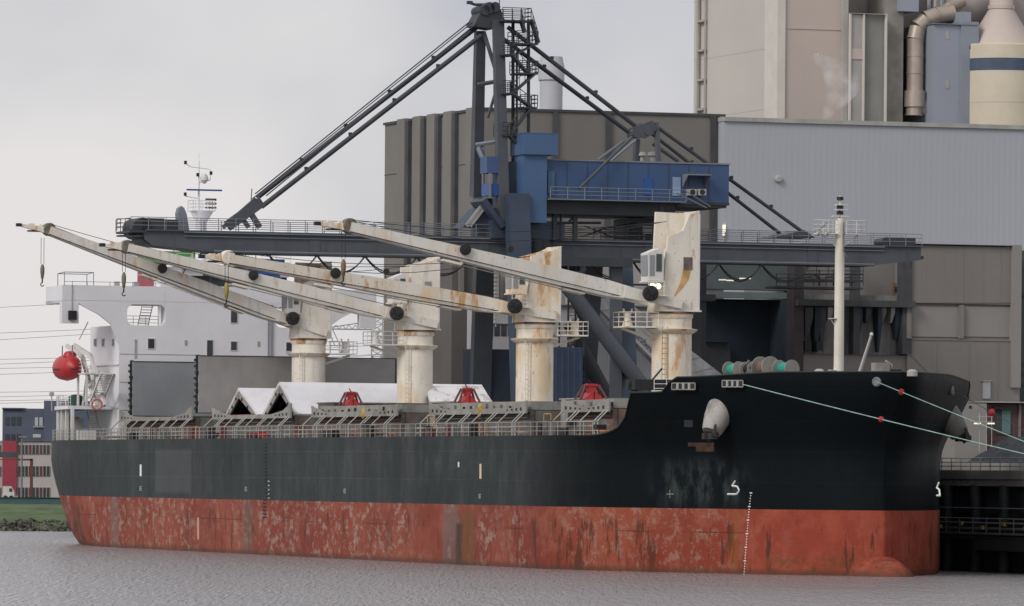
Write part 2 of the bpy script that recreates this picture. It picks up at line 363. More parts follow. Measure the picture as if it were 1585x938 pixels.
def text_mesh(mb, txt, p, right, up, size, thick=.03, xs=1.):
    """letters as thin solid plates; p = lower left, right/up unit vectors"""
    cu = bpy.data.curves.new('t', 'FONT'); cu.body = txt; cu.size = 1; cu.extrude = 0; cu.resolution_u = 2
    ob = bpy.data.objects.new('t', cu); COL.objects.link(ob); dg = bpy.context.evaluated_depsgraph_get(); me = bpy.data.meshes.new_from_object(ob.evaluated_get(dg))
    if xs > 5: xs = (xs-100)/(size*max(v.co.x for v in me.vertices))
    r, q = Vector(right).normalized(), Vector(up).normalized(); nrm = r.cross(q); p = Vector(p)
    vs = [p+r*(v.co.x*size*xs)+q*(v.co.y*size)+nrm*thick for v in me.vertices]
    mb.add(vs, [tuple(f.vertices) for f in me.polygons])
    bpy.data.objects.remove(ob); bpy.data.meshes.remove(me); bpy.data.curves.remove(cu)
    return mb

# ================================================================== WATER AND GROUND
w = MB(); w.add([(-6000, -60, 0), (6000, -60, 0), (6000, 20000, 0), (-6000, 20000, 0)], [(0, 1, 2, 3)])
struct(w, 'water', m_water)
# harbour land behind the quay (deck 7.5 m above the water) with a sheer quay face
QB = 17.1
g = MB(); g.box(-262, 900, QB+.6, 1500, -2, 7.5); struct(g, 'quay_ground', m_land, True)
# grassy bank far left, rising from the water
g = MB(); prof = [(752, -.5), (756, 1.0), (770, 2.7), (800, 3.3), (1600, 3.4)]
vs = []; fs = []
xs = [-420+i*6 for i in range(64)]
for i, x in enumerate(xs):
    for y, z in prof: vs.append((x, y+random.uniform(-.5, .5), z))
for i in range(len(xs)-1):
    for j in range(4): k = i*5+j; fs.append((k, k+5, k+6, k+1))
g.add(vs, fs); struct(g, 'grass_bank', m_grass)
st = MB()
for i in range(1500):
    x = random.uniform(-75, -46); t = random.random(); y = 752.6+t*4.5; z = -.2+t*1.3; r = random.uniform(.25, .6)
    pts = [Vector((random.gauss(0, 1), random.gauss(0, 1), random.gauss(0, .8))).normalized()*r+Vector((x, y, z)) for _ in range(6)]
    st.add(pts, [(0, 1, 2), (0, 2, 3), (0, 3, 4), (1, 2, 5), (3, 4, 5), (0, 1, 4), (2, 3, 5), (1, 4, 5)])
o = st.build('bank_stones', m_stone); o['kind'] = 'stuff'; o['label'] = 'grey stones lining the foot of the grass bank'; o['category'] = 'stones'

# ================================================================== SHIP
SHIP = Thing('cargo_ship', (0, 0, 0), 'long black and red bulk carrier moored at the quay with four cream deck cranes', 'ship')
DECK_PLAN = [(-168.5, 0), (-168.4, 6), (-167.6, 9.4), (-165.2, 11.8), (-161, 13.4), (-154, 14.8), (-145, 15.7), (-132, 16), (-110, 16), (-85, 16), (-60, 16), (-40, 16), (-22, 16), (-10, 16), (-4, 15.98), (0, 15.9), (5, 15.35), (10, 13.4), (14, 11.2), (18, 8.6), (22, 5.75), (25, 3.4), (27, 1.6), (27.8, 0)]
WL_PLAN = [(-159.5, 0), (-159.3, 4.5), (-158.8, 7.6), (-157.3, 10.0), (-153, 12.2), (-146, 14.0), (-138, 15.2), (-129, 15.9), (-110, 16), (-85, 16), (-60, 16), (-40, 16), (-22, 16), (-10, 15.95), (-5, 15.7), (-1, 15.0), (3, 13.8), (7, 12.0), (11, 10.15), (15, 8.3), (18.5, 6.1), (21.5, 3.9), (23.6, 1.8), (24.6, 0)]
def cr_pts(P, sub=5):
    out = []
    for i in range(len(P)-1):
        p0, p1, p2, p3 = P[max(i-1, 0)], P[i], P[i+1], P[min(i+2, len(P)-1)]
        for k in range(sub):
            t = k/sub; out.append(tuple(.5*(2*p1[c]+(p2[c]-p0[c])*t+(2*p0[c]-5*p1[c]+4*p2[c]-p3[c])*t*t+(3*p1[c]-p0[c]-3*p2[c]+p3[c])*t**3) for c in (0, 1)))
    return out+[P[-1]]
SUB = 6; DP, WP = cr_pts(DECK_PLAN, SUB), cr_pts(WL_PLAN, SUB); NPL = len(DP); MIDI = 10*SUB
def sm(t): t = max(0, min(1, t)); return t*t*(3-2*t)
def plan_pt(i, z):
    if i < MIDI: w = min(1, (max(z, 0)/8)**.58)
    else: w = sm((z-8.6)/6.4)**.9
    if z < 0: w = 0 if i >= MIDI else w
    d, q = DP[i], WP[i]; a = q[0]+(d[0]-q[0])*w; b = max(0, q[1]+(d[1]-q[1])*w)
    if z < 0: b *= 1+z*.01
    return a, b
def hull_b(a, z):
    for i in range(NPL-1):
        p, q = plan_pt(i, z), plan_pt(i+1, z)
        if p[0] <= a <= q[0]: t = (a-p[0])/max(1e-6, q[0]-p[0]); return p[1]+(q[1]-p[1])*t
    return 0.
DZ = 10.4
def top_z(a):
    if a < 1.2: return DZ
    if a < 7.6:                       # quarter-round rise from the main deck to the forecastle
        t = (a-1.2)/6.4; return DZ+3.2*(1-math.sqrt(max(0, 1-t**2.2)))
    if a < 11.0: return 13.6+(a-7.6)*.01
    if a < 12.6: return 13.65+1.1*sm((a-11.0)/1.6)
    return 14.75+.35*sm((a-12.6)/9)
ZL = [-3, -1.5, -.3, .4, 1.2, 2.2, 3.4, 4.87, 6, 7.2, 8.4, 9.4]
KT = [0, .15, .3, .45, .6, .72, .84, .92, 1]
def build_hull():
    m = MB(); rows = []
    # resample finely round the forecastle rise
    for z in ZL: rows.append([(*plan_pt(i, z), z) for i in range(NPL)])
    for k in KT:
        row = []
        for i in range(NPL):
            a, b = plan_pt(i, DZ); zt = top_z(plan_pt(i, 14)[0] if i > MIDI+4*SUB else a)
            for _ in range(2):
                a, b = plan_pt(i, 9.9+(zt-9.9)*k); zt = top_z(a)
            z = 9.9+(zt-9.9)*k; a, b = plan_pt(i, z); row.append((a, b, z))
        rows.append(row)
    vs = []; fs = []; n = NPL; nr = len(rows)
    for side in (-1, 1):
        k0 = len(vs)
        for r in rows: vs += [(a, side*b, z) for a, b, z in r]
        for j in range(nr-1):
            for i in range(n-1): k = k0+j*n+i; fs.append((k, k+1, k+n+1, k+n))
    m.add(vs, fs, True); return m, rows
hm, rows = build_hull()
hull = SHIP.part(hm, 'hull', m_hull)
bm = bmesh.new(); bm.from_mesh(hull.data); bmesh.ops.remove_doubles(bm, verts=bm.verts, dist=.002); bmesh.ops.recalc_face_normals(bm, faces=bm.faces); bm.to_mesh(hull.data); bm.free()
def on_hull(px, py, off=0., port=False):
    b = -12 if not port else 8
    for _ in range(25):
        p = at_b(px, py, b); nb = hull_b(p[0], p[2])*(1 if port else -1); b = b+(nb-b)*.5
    p = at_b(px, py, b+(off if port else -off)); return p
def hull_plate(px0, py0, px1, py1, off=.03, port=False, mb=None):
    mb = mb or MB(); q = [on_hull(x, y, 0, port) for x, y in ((px0, py1), (px1, py1), (px1, py0), (px0, py0))]
    s_ = off if port else -off
    return mb.prism(q, (0, s_, 0))
# decks
d = MB(); prow = [plan_pt(i, DZ) for i in range(NPL)]
pr = [(a, b-.05-(.5 if a > -2 else 0)) for a, b in prow if b > .3 and a < 5]
for (a0, b0), (a1, b1) in zip(pr, pr[1:]): d.hexa([(a0, -b0, DZ-.3), (a1, -b1, DZ-.3), (a1, b1, DZ-.3), (a0, b0, DZ-.3), (a0, -b0, DZ-.02), (a1, -b1, DZ-.02), (a1, b1, DZ-.02), (a0, b0, DZ-.02)])
SHIP.part(d, 'main_deck', m_deck)
d = MB(); pr = [plan_pt(i, 13.2) for i in range(NPL)]; pr = [(a, max(.05, b-.6)) for a, b in pr if 7.6 < a < 26]
for (a0, b0), (a1, b1) in zip(pr, pr[1:]): d.hexa([(a0, -b0, 13.0), (a1, -b1, 13.0), (a1, b1, 13.0), (a0, b0, 13.0), (a0, -b0, 13.2), (a1, -b1, 13.2), (a1, b1, 13.2), (a0, b0, 13.2)])
d.box(7.9, 8.1, -10.5, 10.5, DZ, 13.1)
SHIP.part(d, 'forecastle_deck', m_deck)
# bulbous bow
bl = MB(); bl.lathe((14.3, 0, .3), [(3.3, 0), (3.35, 3), (3.2, 6), (2.95, 8.4), (2.6, 10.4), (2.15, 12), (1.6, 13.1), (.9, 13.8), (.01, 14.1)], 36, (1, 0, .0))
bl.v = [(a, b*.9, -.9+(z-.3)*.9) for a, b, z in bl.v]
SHIP.part(bl, 'bulbous_bow', m_hull)
# cap rail along the bulwark
cp = MB()
edge = [r for r in rows[-1] if r[0] > 1]
for s_ in (-1, 1):
    for p, q in zip(edge, edge[1:]): cp.tube((p[0], s_*p[1], p[2]), (q[0], s_*q[1], q[2]), .07, n=5, cap=False)
SHIP.part(cp, 'bulwark_rail', m_black)
# marks on the hull
def marks():
    # bow draft marks: small figures every 20 cm
    for port, x0, y0, x1, y1, n in ((False, 1163, 763, 1152, 889, 31), (True, 1444, 764, 1444, 786, 6)):
        m = MB()
        for i in range(n):
            t = i/(n-1); x = x0+(x1-x0)*t**.8; y = y0+(y1-y0)*t; ww = .8 if (i % 5) else 2.2
            hull_plate(x-ww, y-.8, x+ww*.6, y+.8, .02, port, m)
        SHIP.part(m, 'draft_marks', m_mark, kind='stuff')
    # bulb symbol: a hook with a flat foot, and its far-side twin
    for port, pts in ((False, [(1138, 744), (1133, 752), (1141, 753), (1144, 759), (1140, 765), (1126, 765)]), (True, [(1453, 747), (1450, 755), (1454, 758), (1455, 767), (1450, 767)])):
        m = MB(); q = [on_hull(x, y, .02, port) for x, y in pts]; m.path(q, .07, 4); SHIP.part(m, 'bulb_symbol', m_mark)
    m = MB(); q = [on_hull(x, 765, .02) for x in (1032, 1043)]; m.path(q, .04, 4); q = [on_hull(1037, y, .02) for y in (758, 771)]; m.path(q, .03, 4); SHIP.part(m, 'thruster_mark', m_coam)
    for x, y0, y1, mt in ((218, 719, 737, m_mark), (744, 718, 741, m_marky), (307, 801, 835, mat('pink_mark_paint', (.48, .27, .21), .6))):
        SHIP.part(hull_plate(x-1.3, y0, x+1.3, y1), 'white_bar_mark', mt)
    for x, y in ((218, 756), (381, 757), (534, 760), (743, 768)):
        m = MB()
        for k in range(3): hull_plate(x-1.5, y-3.4+k*2.8, x+1.5, y-2.2+k*2.8, .02, False, m)
        hull_plate(x-1.8, y-3.4, x-1.1, y+3.4, .02, False, m); SHIP.part(m, 'tug_mark', m_stay, kind='stuff')
    m = MB(); hull_plate(709, 715, 711, 723, .02, False, m); SHIP.part(m, 'white_bar_mark', m_mark)
    # ladder rungs / midship draft marks at px 410
    m = MB()
    for k in range(22): hull_plate(407, 686+k*5.4, 412, 688.2+k*5.4, .05, False, m)
    SHIP.part(m, 'side_rungs', m_black, kind='stuff')
    m = MB()
    for k in range(5): hull_plate(415, 744+k*6.5, 417.5, 746+k*6.5, .03, False, m)
    SHIP.part(m, 'draft_marks', m_stay, kind='stuff')
marks()
# fairleads and anchors
def fairlead(px, py, w, port=False):
    p = on_hull(px, py, 0, port); sgn = 1 if port else -1
    q0 = on_hull(px-w/2, py, .12, port); q1 = on_hull(px+w/2, py, .12, port); up = Vector((0, 0, .24))
    m = MB(); q0, q1 = Vector(q0), Vector(q1)
    m.path([q0-up, q1-up, q1+up, q0+up, q0-up], .05, 5)
    f = SHIP.part(m, 'fairlead', m_coam)
    for t in (.25, .5, .75):
        m = MB(); c = q0+(q1-q0)*t; m.tube(c-up, c+up, .12, n=8); SHIP.part(m, 'roller', m_stay, f)
    m = MB(); m.prism([q0-up, q1-up, q1+up, q0+up], (0, -sgn*.06, 0)); SHIP.part(m, 'opening', m_black, f)
fairlead(1058, 598, 36); fairlead(1134, 594, 32)
for px, py, port in ((1357, 591, False), (1479, 590, True)):
    if port: p = (19.0, hull_b(19.0, 13.9)+.05, 13.9)
    else: p = on_hull(px, py, .05)
    m = MB(); m.lathe(Vector(p), [(.34, -.2), (.36, .06), (.26, .14), (.2, .1)], 14, (.5, .7 if port else -.6, 0)); SHIP.part(m, 'mooring_hole', m_quayp)
LINE2 = on_hull(1357, 591, .2); LINE3 = (19.0, hull_b(19.0, 13.9)+.2, 13.9); LINE1 = on_hull(1150, 595, .35)
def anchor(port):
    s_ = 1 if port else -1
    top = on_hull(1118, 628, -.35); bot = Vector(at_a(1101, 669, top[0]+.5))
    if port: top = (top[0], -top[1]-.3, top[2]); bot.y = -bot.y
    top = Vector(top); ax = (bot-top); L = ax.length
    m = MB(); m.lathe(top, [(.5, -1.0), (.85, -.85), (1.05, -.5), (1.1, 0), (1.0, L*.5), (.78, L*.93), (.7, L)], 26, ax)
    bo = SHIP.part(m, 'anchor_bolster', mat('bolster_grey'+str(port), (.14, .14, .135) if port else (.33, .32, .30), .7, var=.2, blot=.6, bcol=(.12, .11, .10)))
    m = MB(); n = ax.normalized(); e = top+n*L; m.lathe(e, [(.62, -.05), (.5, .2), (.3, .3)], 14, ax)
    side = Vector((1, 0, 0)); 
    m.beam(e-side*1.0+n*.35, e+side*1.0+n*.35, .5, .45)
    for k in (-1, 1): m.beam(e+side*k*.9+n*.4, e+side*k*1.1-n*.7+Vector((0, s_*.35, 0)), .3, .4, .12, .12)
    m.lathe(e, [(.2, 0), (.2, .7)], 8, ax); m.beam(e+n*.35-Vector((0, .5, 0)), e+n*.35+Vector((0, .5, 0)), .4, .4)
    SHIP.part(m, 'anchor', mat('anchor_iron'+str(port), (.03, .028, .027), .8, blot=.5, bcol=(.12, .05, .03)))
anchor(False); anchor(True)
m = MB(); hull_plate(1066, 685, 1106, 691, .06, False, m); hull_plate(1078, 690, 1106, 699, .05, False, m); SHIP.part(m, 'anchor_rub_plate', mat('burnt_rust', (.05, .025, .018), .9, var=.5, scale=2))
SHIP.part(hull_plate(1060, 650, 1073, 661, .05), 'side_port', MATS['quay_crane_dark'])

# ---- accommodation block
FA = -146.3   # front plane
acc = MB()
acc.box(-157, FA, -10.5, 10.5, DZ, 21.9)
for b0, b1 in ((-10.5, -9.7), (-5.7, 5.7), (9.7, 10.5)): acc.box(-148.0, FA, b0, b1, 21.9, 24.0)
acc.box(-152.5, FA, -16.4, 16.4, 24.0, 24.3); acc.box(FA-.25, FA+.02, -16.35, 16.35, 24.3, 25.8); acc.box(-152.4, -152.2, -16.3, 16.3, 24.3, 25.4)
for s_ in (-1, 1):
    acc.box(-152.5, FA+.01, s_*16.4, s_*16.2, 24.0, 25.75)
    # wing end bracket going down, and the curved bracket back to the house side
    acc.box(FA-.9, FA+.03, s_*16.42, s_*14.7, 22.0, 24.05)
    poly = [(FA-.35, s_*14.7, 24.02), (FA-.35, s_*14.3, 23.75), (FA-.35, s_*12.6, 22.9), (FA-.35, s_*11.4, 22.0), (FA-.35, s_*10.9, 20.8), (FA-.35, s_*10.45, 19.8), (FA-.35, s_*10.45, 24.02)]
    acc.prism(poly, (.36, 0, 0))
    for b_e, sg in ((9.72, -1), (5.68, 1)):
        for z_e, sz in ((24.0, -1), (21.9, 1)):
            arc = [(FA-.8, s_*(b_e+sg*(.75-.75*math.sin(t*math.pi/8))), z_e+sz*(.75-.75*math.cos(t*math.pi/8))) for t in range(5)]
            acc.prism([(FA-.8, s_*b_e, z_e)]+arc, (.79, 0, 0))
    for bb in ():   # rounded corners of the openings
        acc.prism([(FA-.8, s_*bb[0], 24.0), (FA-.8, s_*bb[1], 24.0), (FA-.8, s_*bb[0], 23.4)], (.79, 0, 0)); acc.prism([(FA-.8, s_*bb[0], 21.9), (FA-.8, s_*bb[1], 21.9), (FA-.8, s_*bb[0], 22.5)], (.79, 0, 0))
A = SHIP.part(acc, 'accommodation_block', m_white)
def sub(mb, name, m, parent=None, kind=None): return SHIP.part(mb, name, m, parent or A, kind)
for b, z, w, h in ((-7.2, 20.1, .8, 1.1), (-1.1, 19.65, .75, 1.9), (1.4, 20.0, .75, 1.0), (7.2, 20.0, .75, 1.0), (1.4, 23.2, .8, 1.9), (-7.2, 17.0, .75, 1.0)):
    m = MB(); m.box(FA-.02, FA+.05, b-w/2, b+w/2, z-h/2, z+h/2); wd = sub(m, 'window', m_trim)
    m = MB(); m.box(FA+.03, FA+.065, b-w/2+.08, b+w/2-.08, z-h/2+.08, z+h/2-.08); sub(m, 'pane', m_glass, A)
for px in (148, 160, 176):
    p = at_b(px, 530, -10.5)
    m = MB(); m.box(p[0]-.5, p[0]+.5, -10.56, -10.5, p[2]-.45, p[2]+.45); sub(m, 'window', m_trim)
    m = MB(); m.box(p[0]-.38, p[0]+.38, -10.6, -10.55, p[2]-.34, p[2]+.34); sub(m, 'pane', m_glass)
# deck lines on the house side and a downpipe on the front
m = MB(); m.box(-157.05, FA, -10.62, -10.5, 17.9, 18.05); m.box(-157.05, FA, -10.62, -10.5, 13.6, 13.8); sub(m, 'deck_edge_strip', m_trim)
for b in (5.0, 5.35):
    m = MB(); m.tube((FA+.12, b, 16), (FA+.12, b, 24.2), .06); sub(m, 'downpipe', m_galv)
for z_ in (13.4, 16.2, 19.0):
    m = MB(); m.box(FA, FA+.03, -10.45, 10.45, z_, z_+.06); sub(m, 'deck_seam', m_stay)
for b_, z_, h_ in ((-8.8, 18.6, 1.9), (8.6, 18.6, 1.9), (-3.6, 20.0, .5), (4.0, 20.0, .5)):
    m = MB(); m.box(FA, FA+.05, b_-.12, b_+.12, z_, z_+h_); sub(m, 'wall_fitting', m_stay)
m = MB(); m.rail([(FA+.05, -16.2, 25.8), (FA+.05, -4.5, 25.8)], .35, 2.4, .03, 1); sub(m, 'wing_rail', m_galv)
# wheelhouse
m = MB(); m.box(-153, -147.4, -3.9, 7.6, 25.0, 25.95); m.box(-153, -147.5, -3.8, 7.5, 27.0, 27.9); m.box(-153.4, -146.9, -4.6, 8.1, 27.9, 28.1)
m.box(-153, -148.2, -3.7, 7.4, 25.9, 27.1); m.box(-151, -148.6, -5.6, -3.8, 25.0, 27.2)
wh = SHIP.part(m, 'wheelhouse', m_white)
for i in range(7):
    b = -3.7+i*1.6; m = MB(); m.box(-148.15, -147.9, b+.08, b+1.52, 25.98, 27.02); SHIP.part(m, 'window', m_glass, wh)
for i in range(3):
    a = -148.5-i*1.5; m = MB(); m.box(a-1.3, a, -3.9, -3.72, 25.98, 27.02); SHIP.part(m, 'window', m_glass, wh)
# wing rails, lamps, awning frame
m = MB(); p0 = (-148, -16.0, 25.8)
m.path([(-147, -16, 25.8), (-147, -16, 27.1), (-147, -13, 27.1), (-147, -13, 25.8)], .04, 4); m.path([(-149.5, -16, 25.5), (-149.5, -16, 27.0), (-149.5, -13, 27.0), (-149.5, -13, 25.4)], .04, 4)
m.path([(-147, -16, 27.1), (-149.5, -16, 27.0)], .04, 4); m.path([(-147, -13, 27.1), (-149.5, -13, 27.0)], .04, 4)
sub(m, 'awning_frame', m_galv)
m = MB(); m.tube((FA+.1, -15.4, 23.2), (FA+.1, -15.4, 26.2), .025, n=4); m.cbox((FA+.15, -15.4, 22.8), (.5, .8, .9)); sub(m, 'side_lamp_box', m_black)
for b in (-10.6, -8.6, -1.8, 11): 
    m = MB(); m.cbox((-147, b, 26.0), (.4, .5, .5)); sub(m, 'wing_lamp', m_stay)
# stairs seen through the starboard opening
m = MB()
for o_ in (0, .9): m.beam((-149.5, -7.7+o_*1.2, 21.9), (-149.5, -7.1+o_*1.2, 24.6), .06, .12)
for i in range(8): m.box(-149.55, -149.3, -7.6+i*.075, -6.6+i*.075, 22.1+i*.28, 22.17+i*.28)
sub(m, 'bridge_stairs', m_trim)
m = MB(); m.rail([(-149, -9.6, 21.9), (-149, -5.7, 21.9)], 1.0, 1.3, .03); sub(m, 'gallery_rail', m_trim)
m = MB(); m.box(-156.9, -149.5, -2.5, 5.5, 21.9, 24.0); sub(m, 'upper_locker', m_white)
# radar mast
RM = (-153.3, 0)
m = MB(); c = (RM[0], RM[1], 28.5)
m.lathe((RM[0], RM[1], 28.4), [(.62, 0), (.55, 4.2), (1.2, 5.2), (1.25, 5.35)], 10); mast = SHIP.part(m, 'radar_mast', m_white)
zz = 33.8
m = MB(); m.rail([(RM[0]+.9, -1.15, zz), (RM[0]+.9, 1.15, zz), (RM[0]-.9, 1.15, zz), (RM[0]-.9, -1.15, zz), (RM[0]+.9, -1.15, zz)], 1.0, .9, .03); m.box(RM[0]-1., RM[0]+1., -1.25, 1.25, zz-.1, zz); SHIP.part(m, 'mast_platform', m_white, mast)
m = MB(); m.tube((RM[0], -.3, zz), (RM[0], -.3, 38.8), .13, .06, n=6); m.tube((RM[0], -.3, 38.8), (RM[0], -.3, 39.6), .03, n=4)
m.path([(RM[0], -1.7, 38.5), (RM[0], -1.2, 38.2), (RM[0], .8, 38.0)], .05, 4); m.path([(RM[0], -1.7, 34.9+.3), (RM[0], -.3, 35.0)], .05, 4); m.path([(RM[0], .9, 38.0), (RM[0], .9, 36.9), (RM[0], -.3, 36.6)], .05, 4); SHIP.part(m, 'mast_pole', m_white, mast)
m = MB(); m.cbox((RM[0]+.3, .2, 35.85), (.25, 3.7, .16)); SHIP.part(m, 'radar_scanner', m_cab, mast)
m = MB(); m.cbox((RM[0]+.3, .9, 34.9), (.3, 1.1, .22)); m.cbox((RM[0]+.3, .9, 34.5), (.3, 1.1, .2)); m.cbox((RM[0]+.3, .9, 34.1), (.3, 1.1, .2)); SHIP.part(m, 'louvre', m_black, mast)
for b, z in ((-1.75, 38.6), (-1.75, 35.4), (.95, 37.6), (-.45, 37.4)): m = MB(); m.cbox((RM[0]+.1, b, z), (.3, .22, .35)); SHIP.part(m, 'mast_light', m_black, mast)
m = MB(); m.lathe((RM[0]+.1, .25, 36.5), [(.1, 0), (.42, .35), (.42, .6), (.25, .95), (.02, 1.05)], 12); SHIP.part(m, 'satellite_dome', m_trim, mast)
m = MB(); m.rail([(-147.3, -4.3, 28.1), (-147.3, 7.6, 28.1)], 1.1, 1.4, .03); m.tube((-148, 3.8, 28.5), (-148, 3.8, 32), .03, n=4); m.tube((-148, -2.5, 28.5), (RM[0], -.5, 33.4), .03, n=4); m.tube((-148, 2.5, 28.5), (RM[0], .5, 33.4), .03, n=4); SHIP.part(m, 'roof_rail', m_trim, wh)
# funnel with its emblem
fa = -158.6; f0 = at_a(238, 410, fa)[1]; f1 = at_a(303, 410, fa)[1]
m = MB(); m.box(fa-6, fa, f0, f1, 25.2, 29.0); m.box(fa-6.01, fa+.01, f0-.02, f1+.02, 29.0, 29.75); fun = SHIP.part(m, 'funnel', m_fred)
m = MB(); m.box(fa-6.05, fa+.06, f0-.04, f1+.04, 28.55, 29.8); SHIP.part(m, 'green_band', m_grn, fun)
m = MB(); s0 = Vector((fa+.05, f0+.35, 26.2))
def stroke(x0, y0, x1, y1, w=.1): 
    m.beam(s0+Vector((0, x0, y0)), s0+Vector((0, x1, y1)), w, w)
for q in ((0, 1.05, .75, 1.05), (.35, .3, .35, 1.6), (1.0, 1.4, 1.75, 1.4), (1.15, .1, 1.15, 1.1), (1.0, 1.1, 1.8, 1.1), (1.4, .75, 1.8, .75), (1.35, .4, 1.85, .4), (1.6, 0, 1.6, 1.6), (1.15, .1, 1.5, .1), (2.2, .1, 2.2, 1.4), (2.2, 1.3, 2.9, .9), (2.45, .8, 2.8, .1), (2.9, .1, 2.9, .8)): stroke(*q)
SHIP.part(m, 'funnel_lettering', m_trim, fun)
m = MB(); m.box(fa-5, fa-.5, f0+1.9, f1+2.5, 22, 25.2); m.box(fa-5, fa-.5, f1+.02, f1+2.5, 25.2, 26.6); SHIP.part(m, 'funnel_casing', m_white, fun)
# ---- poop structure with lifeboat deck
m = MB()
pts = [plan_pt(i, DZ) for i in range(NPL)]; pts = [(a, b-.3) for a, b in pts if a < -147 and b > 3]
for (a0, b0), (a1, b1) in zip(pts, pts[1:]): m.hexa([(a0, -b0, 13.5), (a1, -b1, 13.5), (a1, b1, 13.5), (a0, b0, 13.5), (a0, -b0, 13.85), (a1, -b1, 13.85), (a1, b1, 13.85), (a0, b0, 13.85)])
poop = SHIP.part(m, 'boat_deck', m_white)
def hull_rail(a0, a1, z, inset=.15, h=1.05, step=1.5, side=-1, r=.03):
    n = max(1, round((a1-a0)/4)); P = []
    for i in range(n+1):
        a = a0+(a1-a0)*i/n; P.append((a, side*(hull_b(a, min(z, 10.4))-inset), z))
    return MB().rail(P, h, step, r)
SHIP.part(hull_rail(-165, -148, 13.85, .5), 'railing', m_trim, poop); SHIP.part(hull_rail(-165, -148, 13.85, .5, side=1), 'railing', m_trim, poop)
m = MB(); m.rail([(-166, -10.6, 13.85), (-167.4, -6, 13.85), (-167.4, 6, 13.85)], 1.05, 1.5, .03); SHIP.part(m, 'railing', m_trim, poop)
post = None
for i in range(6):
    a = -164.5+i*3.3; b = -(hull_b(a, 10.4)-.7)
    m = MB(); m.cbox((a, b, (DZ+13.5)/2), (.3, .3, 3.1)); SHIP.part(m, 'post', m_trim, poop)
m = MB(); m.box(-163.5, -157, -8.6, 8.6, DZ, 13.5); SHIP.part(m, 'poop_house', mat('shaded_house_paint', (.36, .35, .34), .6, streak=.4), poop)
for a, b, w, h, mt in ((-163.8, -10.5, .9, 2.0, m_galv), (-161.5, -11.5, 1.1, 2.6, m_cream), (-159.7, -11.9, .8, 1.8, m_black), (-157.6, -12.2, 1.2, 2.4, m_stay), (-155.5, -12.6, .8, 1.6, m_dark), (-153.2, -12.9, 1.0, 2.2, m_stay), (-151, -13.1, .9, 1.1, m_black), (-148.7, -13.2, 1.6, 1.0, m_trim)):
    m = MB(); m.lathe((a, b, DZ), [(w*.5, 0), (w*.5, h*.8), (w*.35, h)], 10) if w < 1 else m.box(a-w/2, a+w/2, b-w/2, b+w/2, DZ, DZ+h); SHIP.part(m, 'deck_fitting', mt)
m = MB()
for o_ in (0, .8): m.beam((-152.5, -12.4-o_*0, DZ), (-154.8+o_*0, -12.4-o_, 13.6), .1, .25)
m2 = MB()
for o_ in (0, .9): m2.beam((-149.0, -11.5-o_, DZ), (-151.5, -11.5-o_, 13.6), .08, .2)
for i in range(11): t = i/11; m2.box(-149.2-2.4*t, -149.0-2.4*t, -12.4, -11.5, DZ+.2+3.2*t, DZ+.25+3.2*t)
SHIP.part(m2, 'ladder', m_stay, poop)
m2 = MB()    # upper ladder against the house
q0 = Vector(at_b(140, 620, -13.0)); q1 = Vector(at_b(157, 577, -13.0))
dq = Vector((0, 1.3, 0))
for o_ in (0, 1): m2.beam(q0+dq*o_, q1+dq*o_, .12, .22)
for i in range(12): t = (i+.5)/12; m2.beam(q0+(q1-q0)*t, q0+(q1-q0)*t+dq, .22, .05)
SHIP.part(m2, 'ladder', m_trim, poop)
# landing at the top of that ladder, with posts
m2 = MB(); m2.box(-151.2, -147.5, -13.6, -10.5, q1.z-.1, q1.z+.05); m2.rail([(-151.2, -13.5, q1.z), (-147.6, -13.5, q1.z)], 1.05, 1.6, .035)
for a in (-151.0, -147.8): m2.cbox((a, -13.4, (13.85+q1.z)/2), (.2, .2, q1.z-13.9))
SHIP.part(m2, 'side_landing', m_trim, poop)
m2 = MB(); c = at_b(150, 626, -14.2)
prev = None
for i in range(17):
    t = 2*math.pi*i/16; q = Vector((c[0]+.12*math.cos(t), c[1]+.48*math.cos(t), c[2]+.5*math.sin(t)))
    if prev is not None: m2.tube(prev, q, .11, n=6)
    prev = q
single(m2, 'lifebuoy', mat('faded_lifebuoy_red', (.42, .12, .09), .6), c, 'faded red lifebuoy ring on the railing below the ladder of the stern deck', 'lifebuoy')
# davit and lifeboat
bc = Vector(at_b(104, 570, -14.0))
m = MB(); f = Vector(at_b(150, 632, -12.0))
for o_ in (-1.6, 1.6):
    ft = Vector((bc.x+5.2+o_, -12.0, 13.85)); kn = Vector((bc.x+2.2+o_, -12.6, bc.z+1.2)); hd_ = Vector((bc.x+o_*.9, -13.7, bc.z+2.3))
    m.beam(ft, kn, .3, .42); m.beam(kn, hd_, .28, .4); m.beam(Vector((bc.x+1.0+o_, -12.2, 13.85)), kn+(ft-kn)*.35, .18, .22)
for t in (.25, .5, .75):
    P0 = Vector((bc.x+3.6, -12.0, 13.85)); P1 = Vector((bc.x+.6, -12.6, bc.z+1.2)); dd = Vector((3.2, 0, 0)); m.beam(P0+(P1-P0)*t, P0+(P1-P0)*t+dd, .14, .16)
m.beam(Vector((bc.x+.8, -13, bc.z+2.9)), Vector((bc.x+2.6, -12.6, bc.z+4.6)), .08, .08)
for k in range(3): m.beam(Vector((bc.x+1+k*1.1, -12.6, 14.2+k*1.4)), Vector((bc.x+4.5-k*.4, -12.4, 15.4+k*.9)), .12, .14)
davit = SHIP.part(m, 'lifeboat_davit', m_trim, poop)
m = MB(); L = [(-2.9, .05), (-2.6, .75), (-1.8, 1.12), (0, 1.28), (1.8, 1.12), (2.6, .75), (2.9, .05)]
vs = []; ring = 16
for y_, r_ in L:
    for i in range(ring):
        t = 2*math.pi*i/ring; cx, cz = math.cos(t), math.sin(t); zz_ = (cz*1.0 if cz < 0 else cz*1.12)*r_
        vs.append(Vector((y_, cx*r_*.95, zz_)))
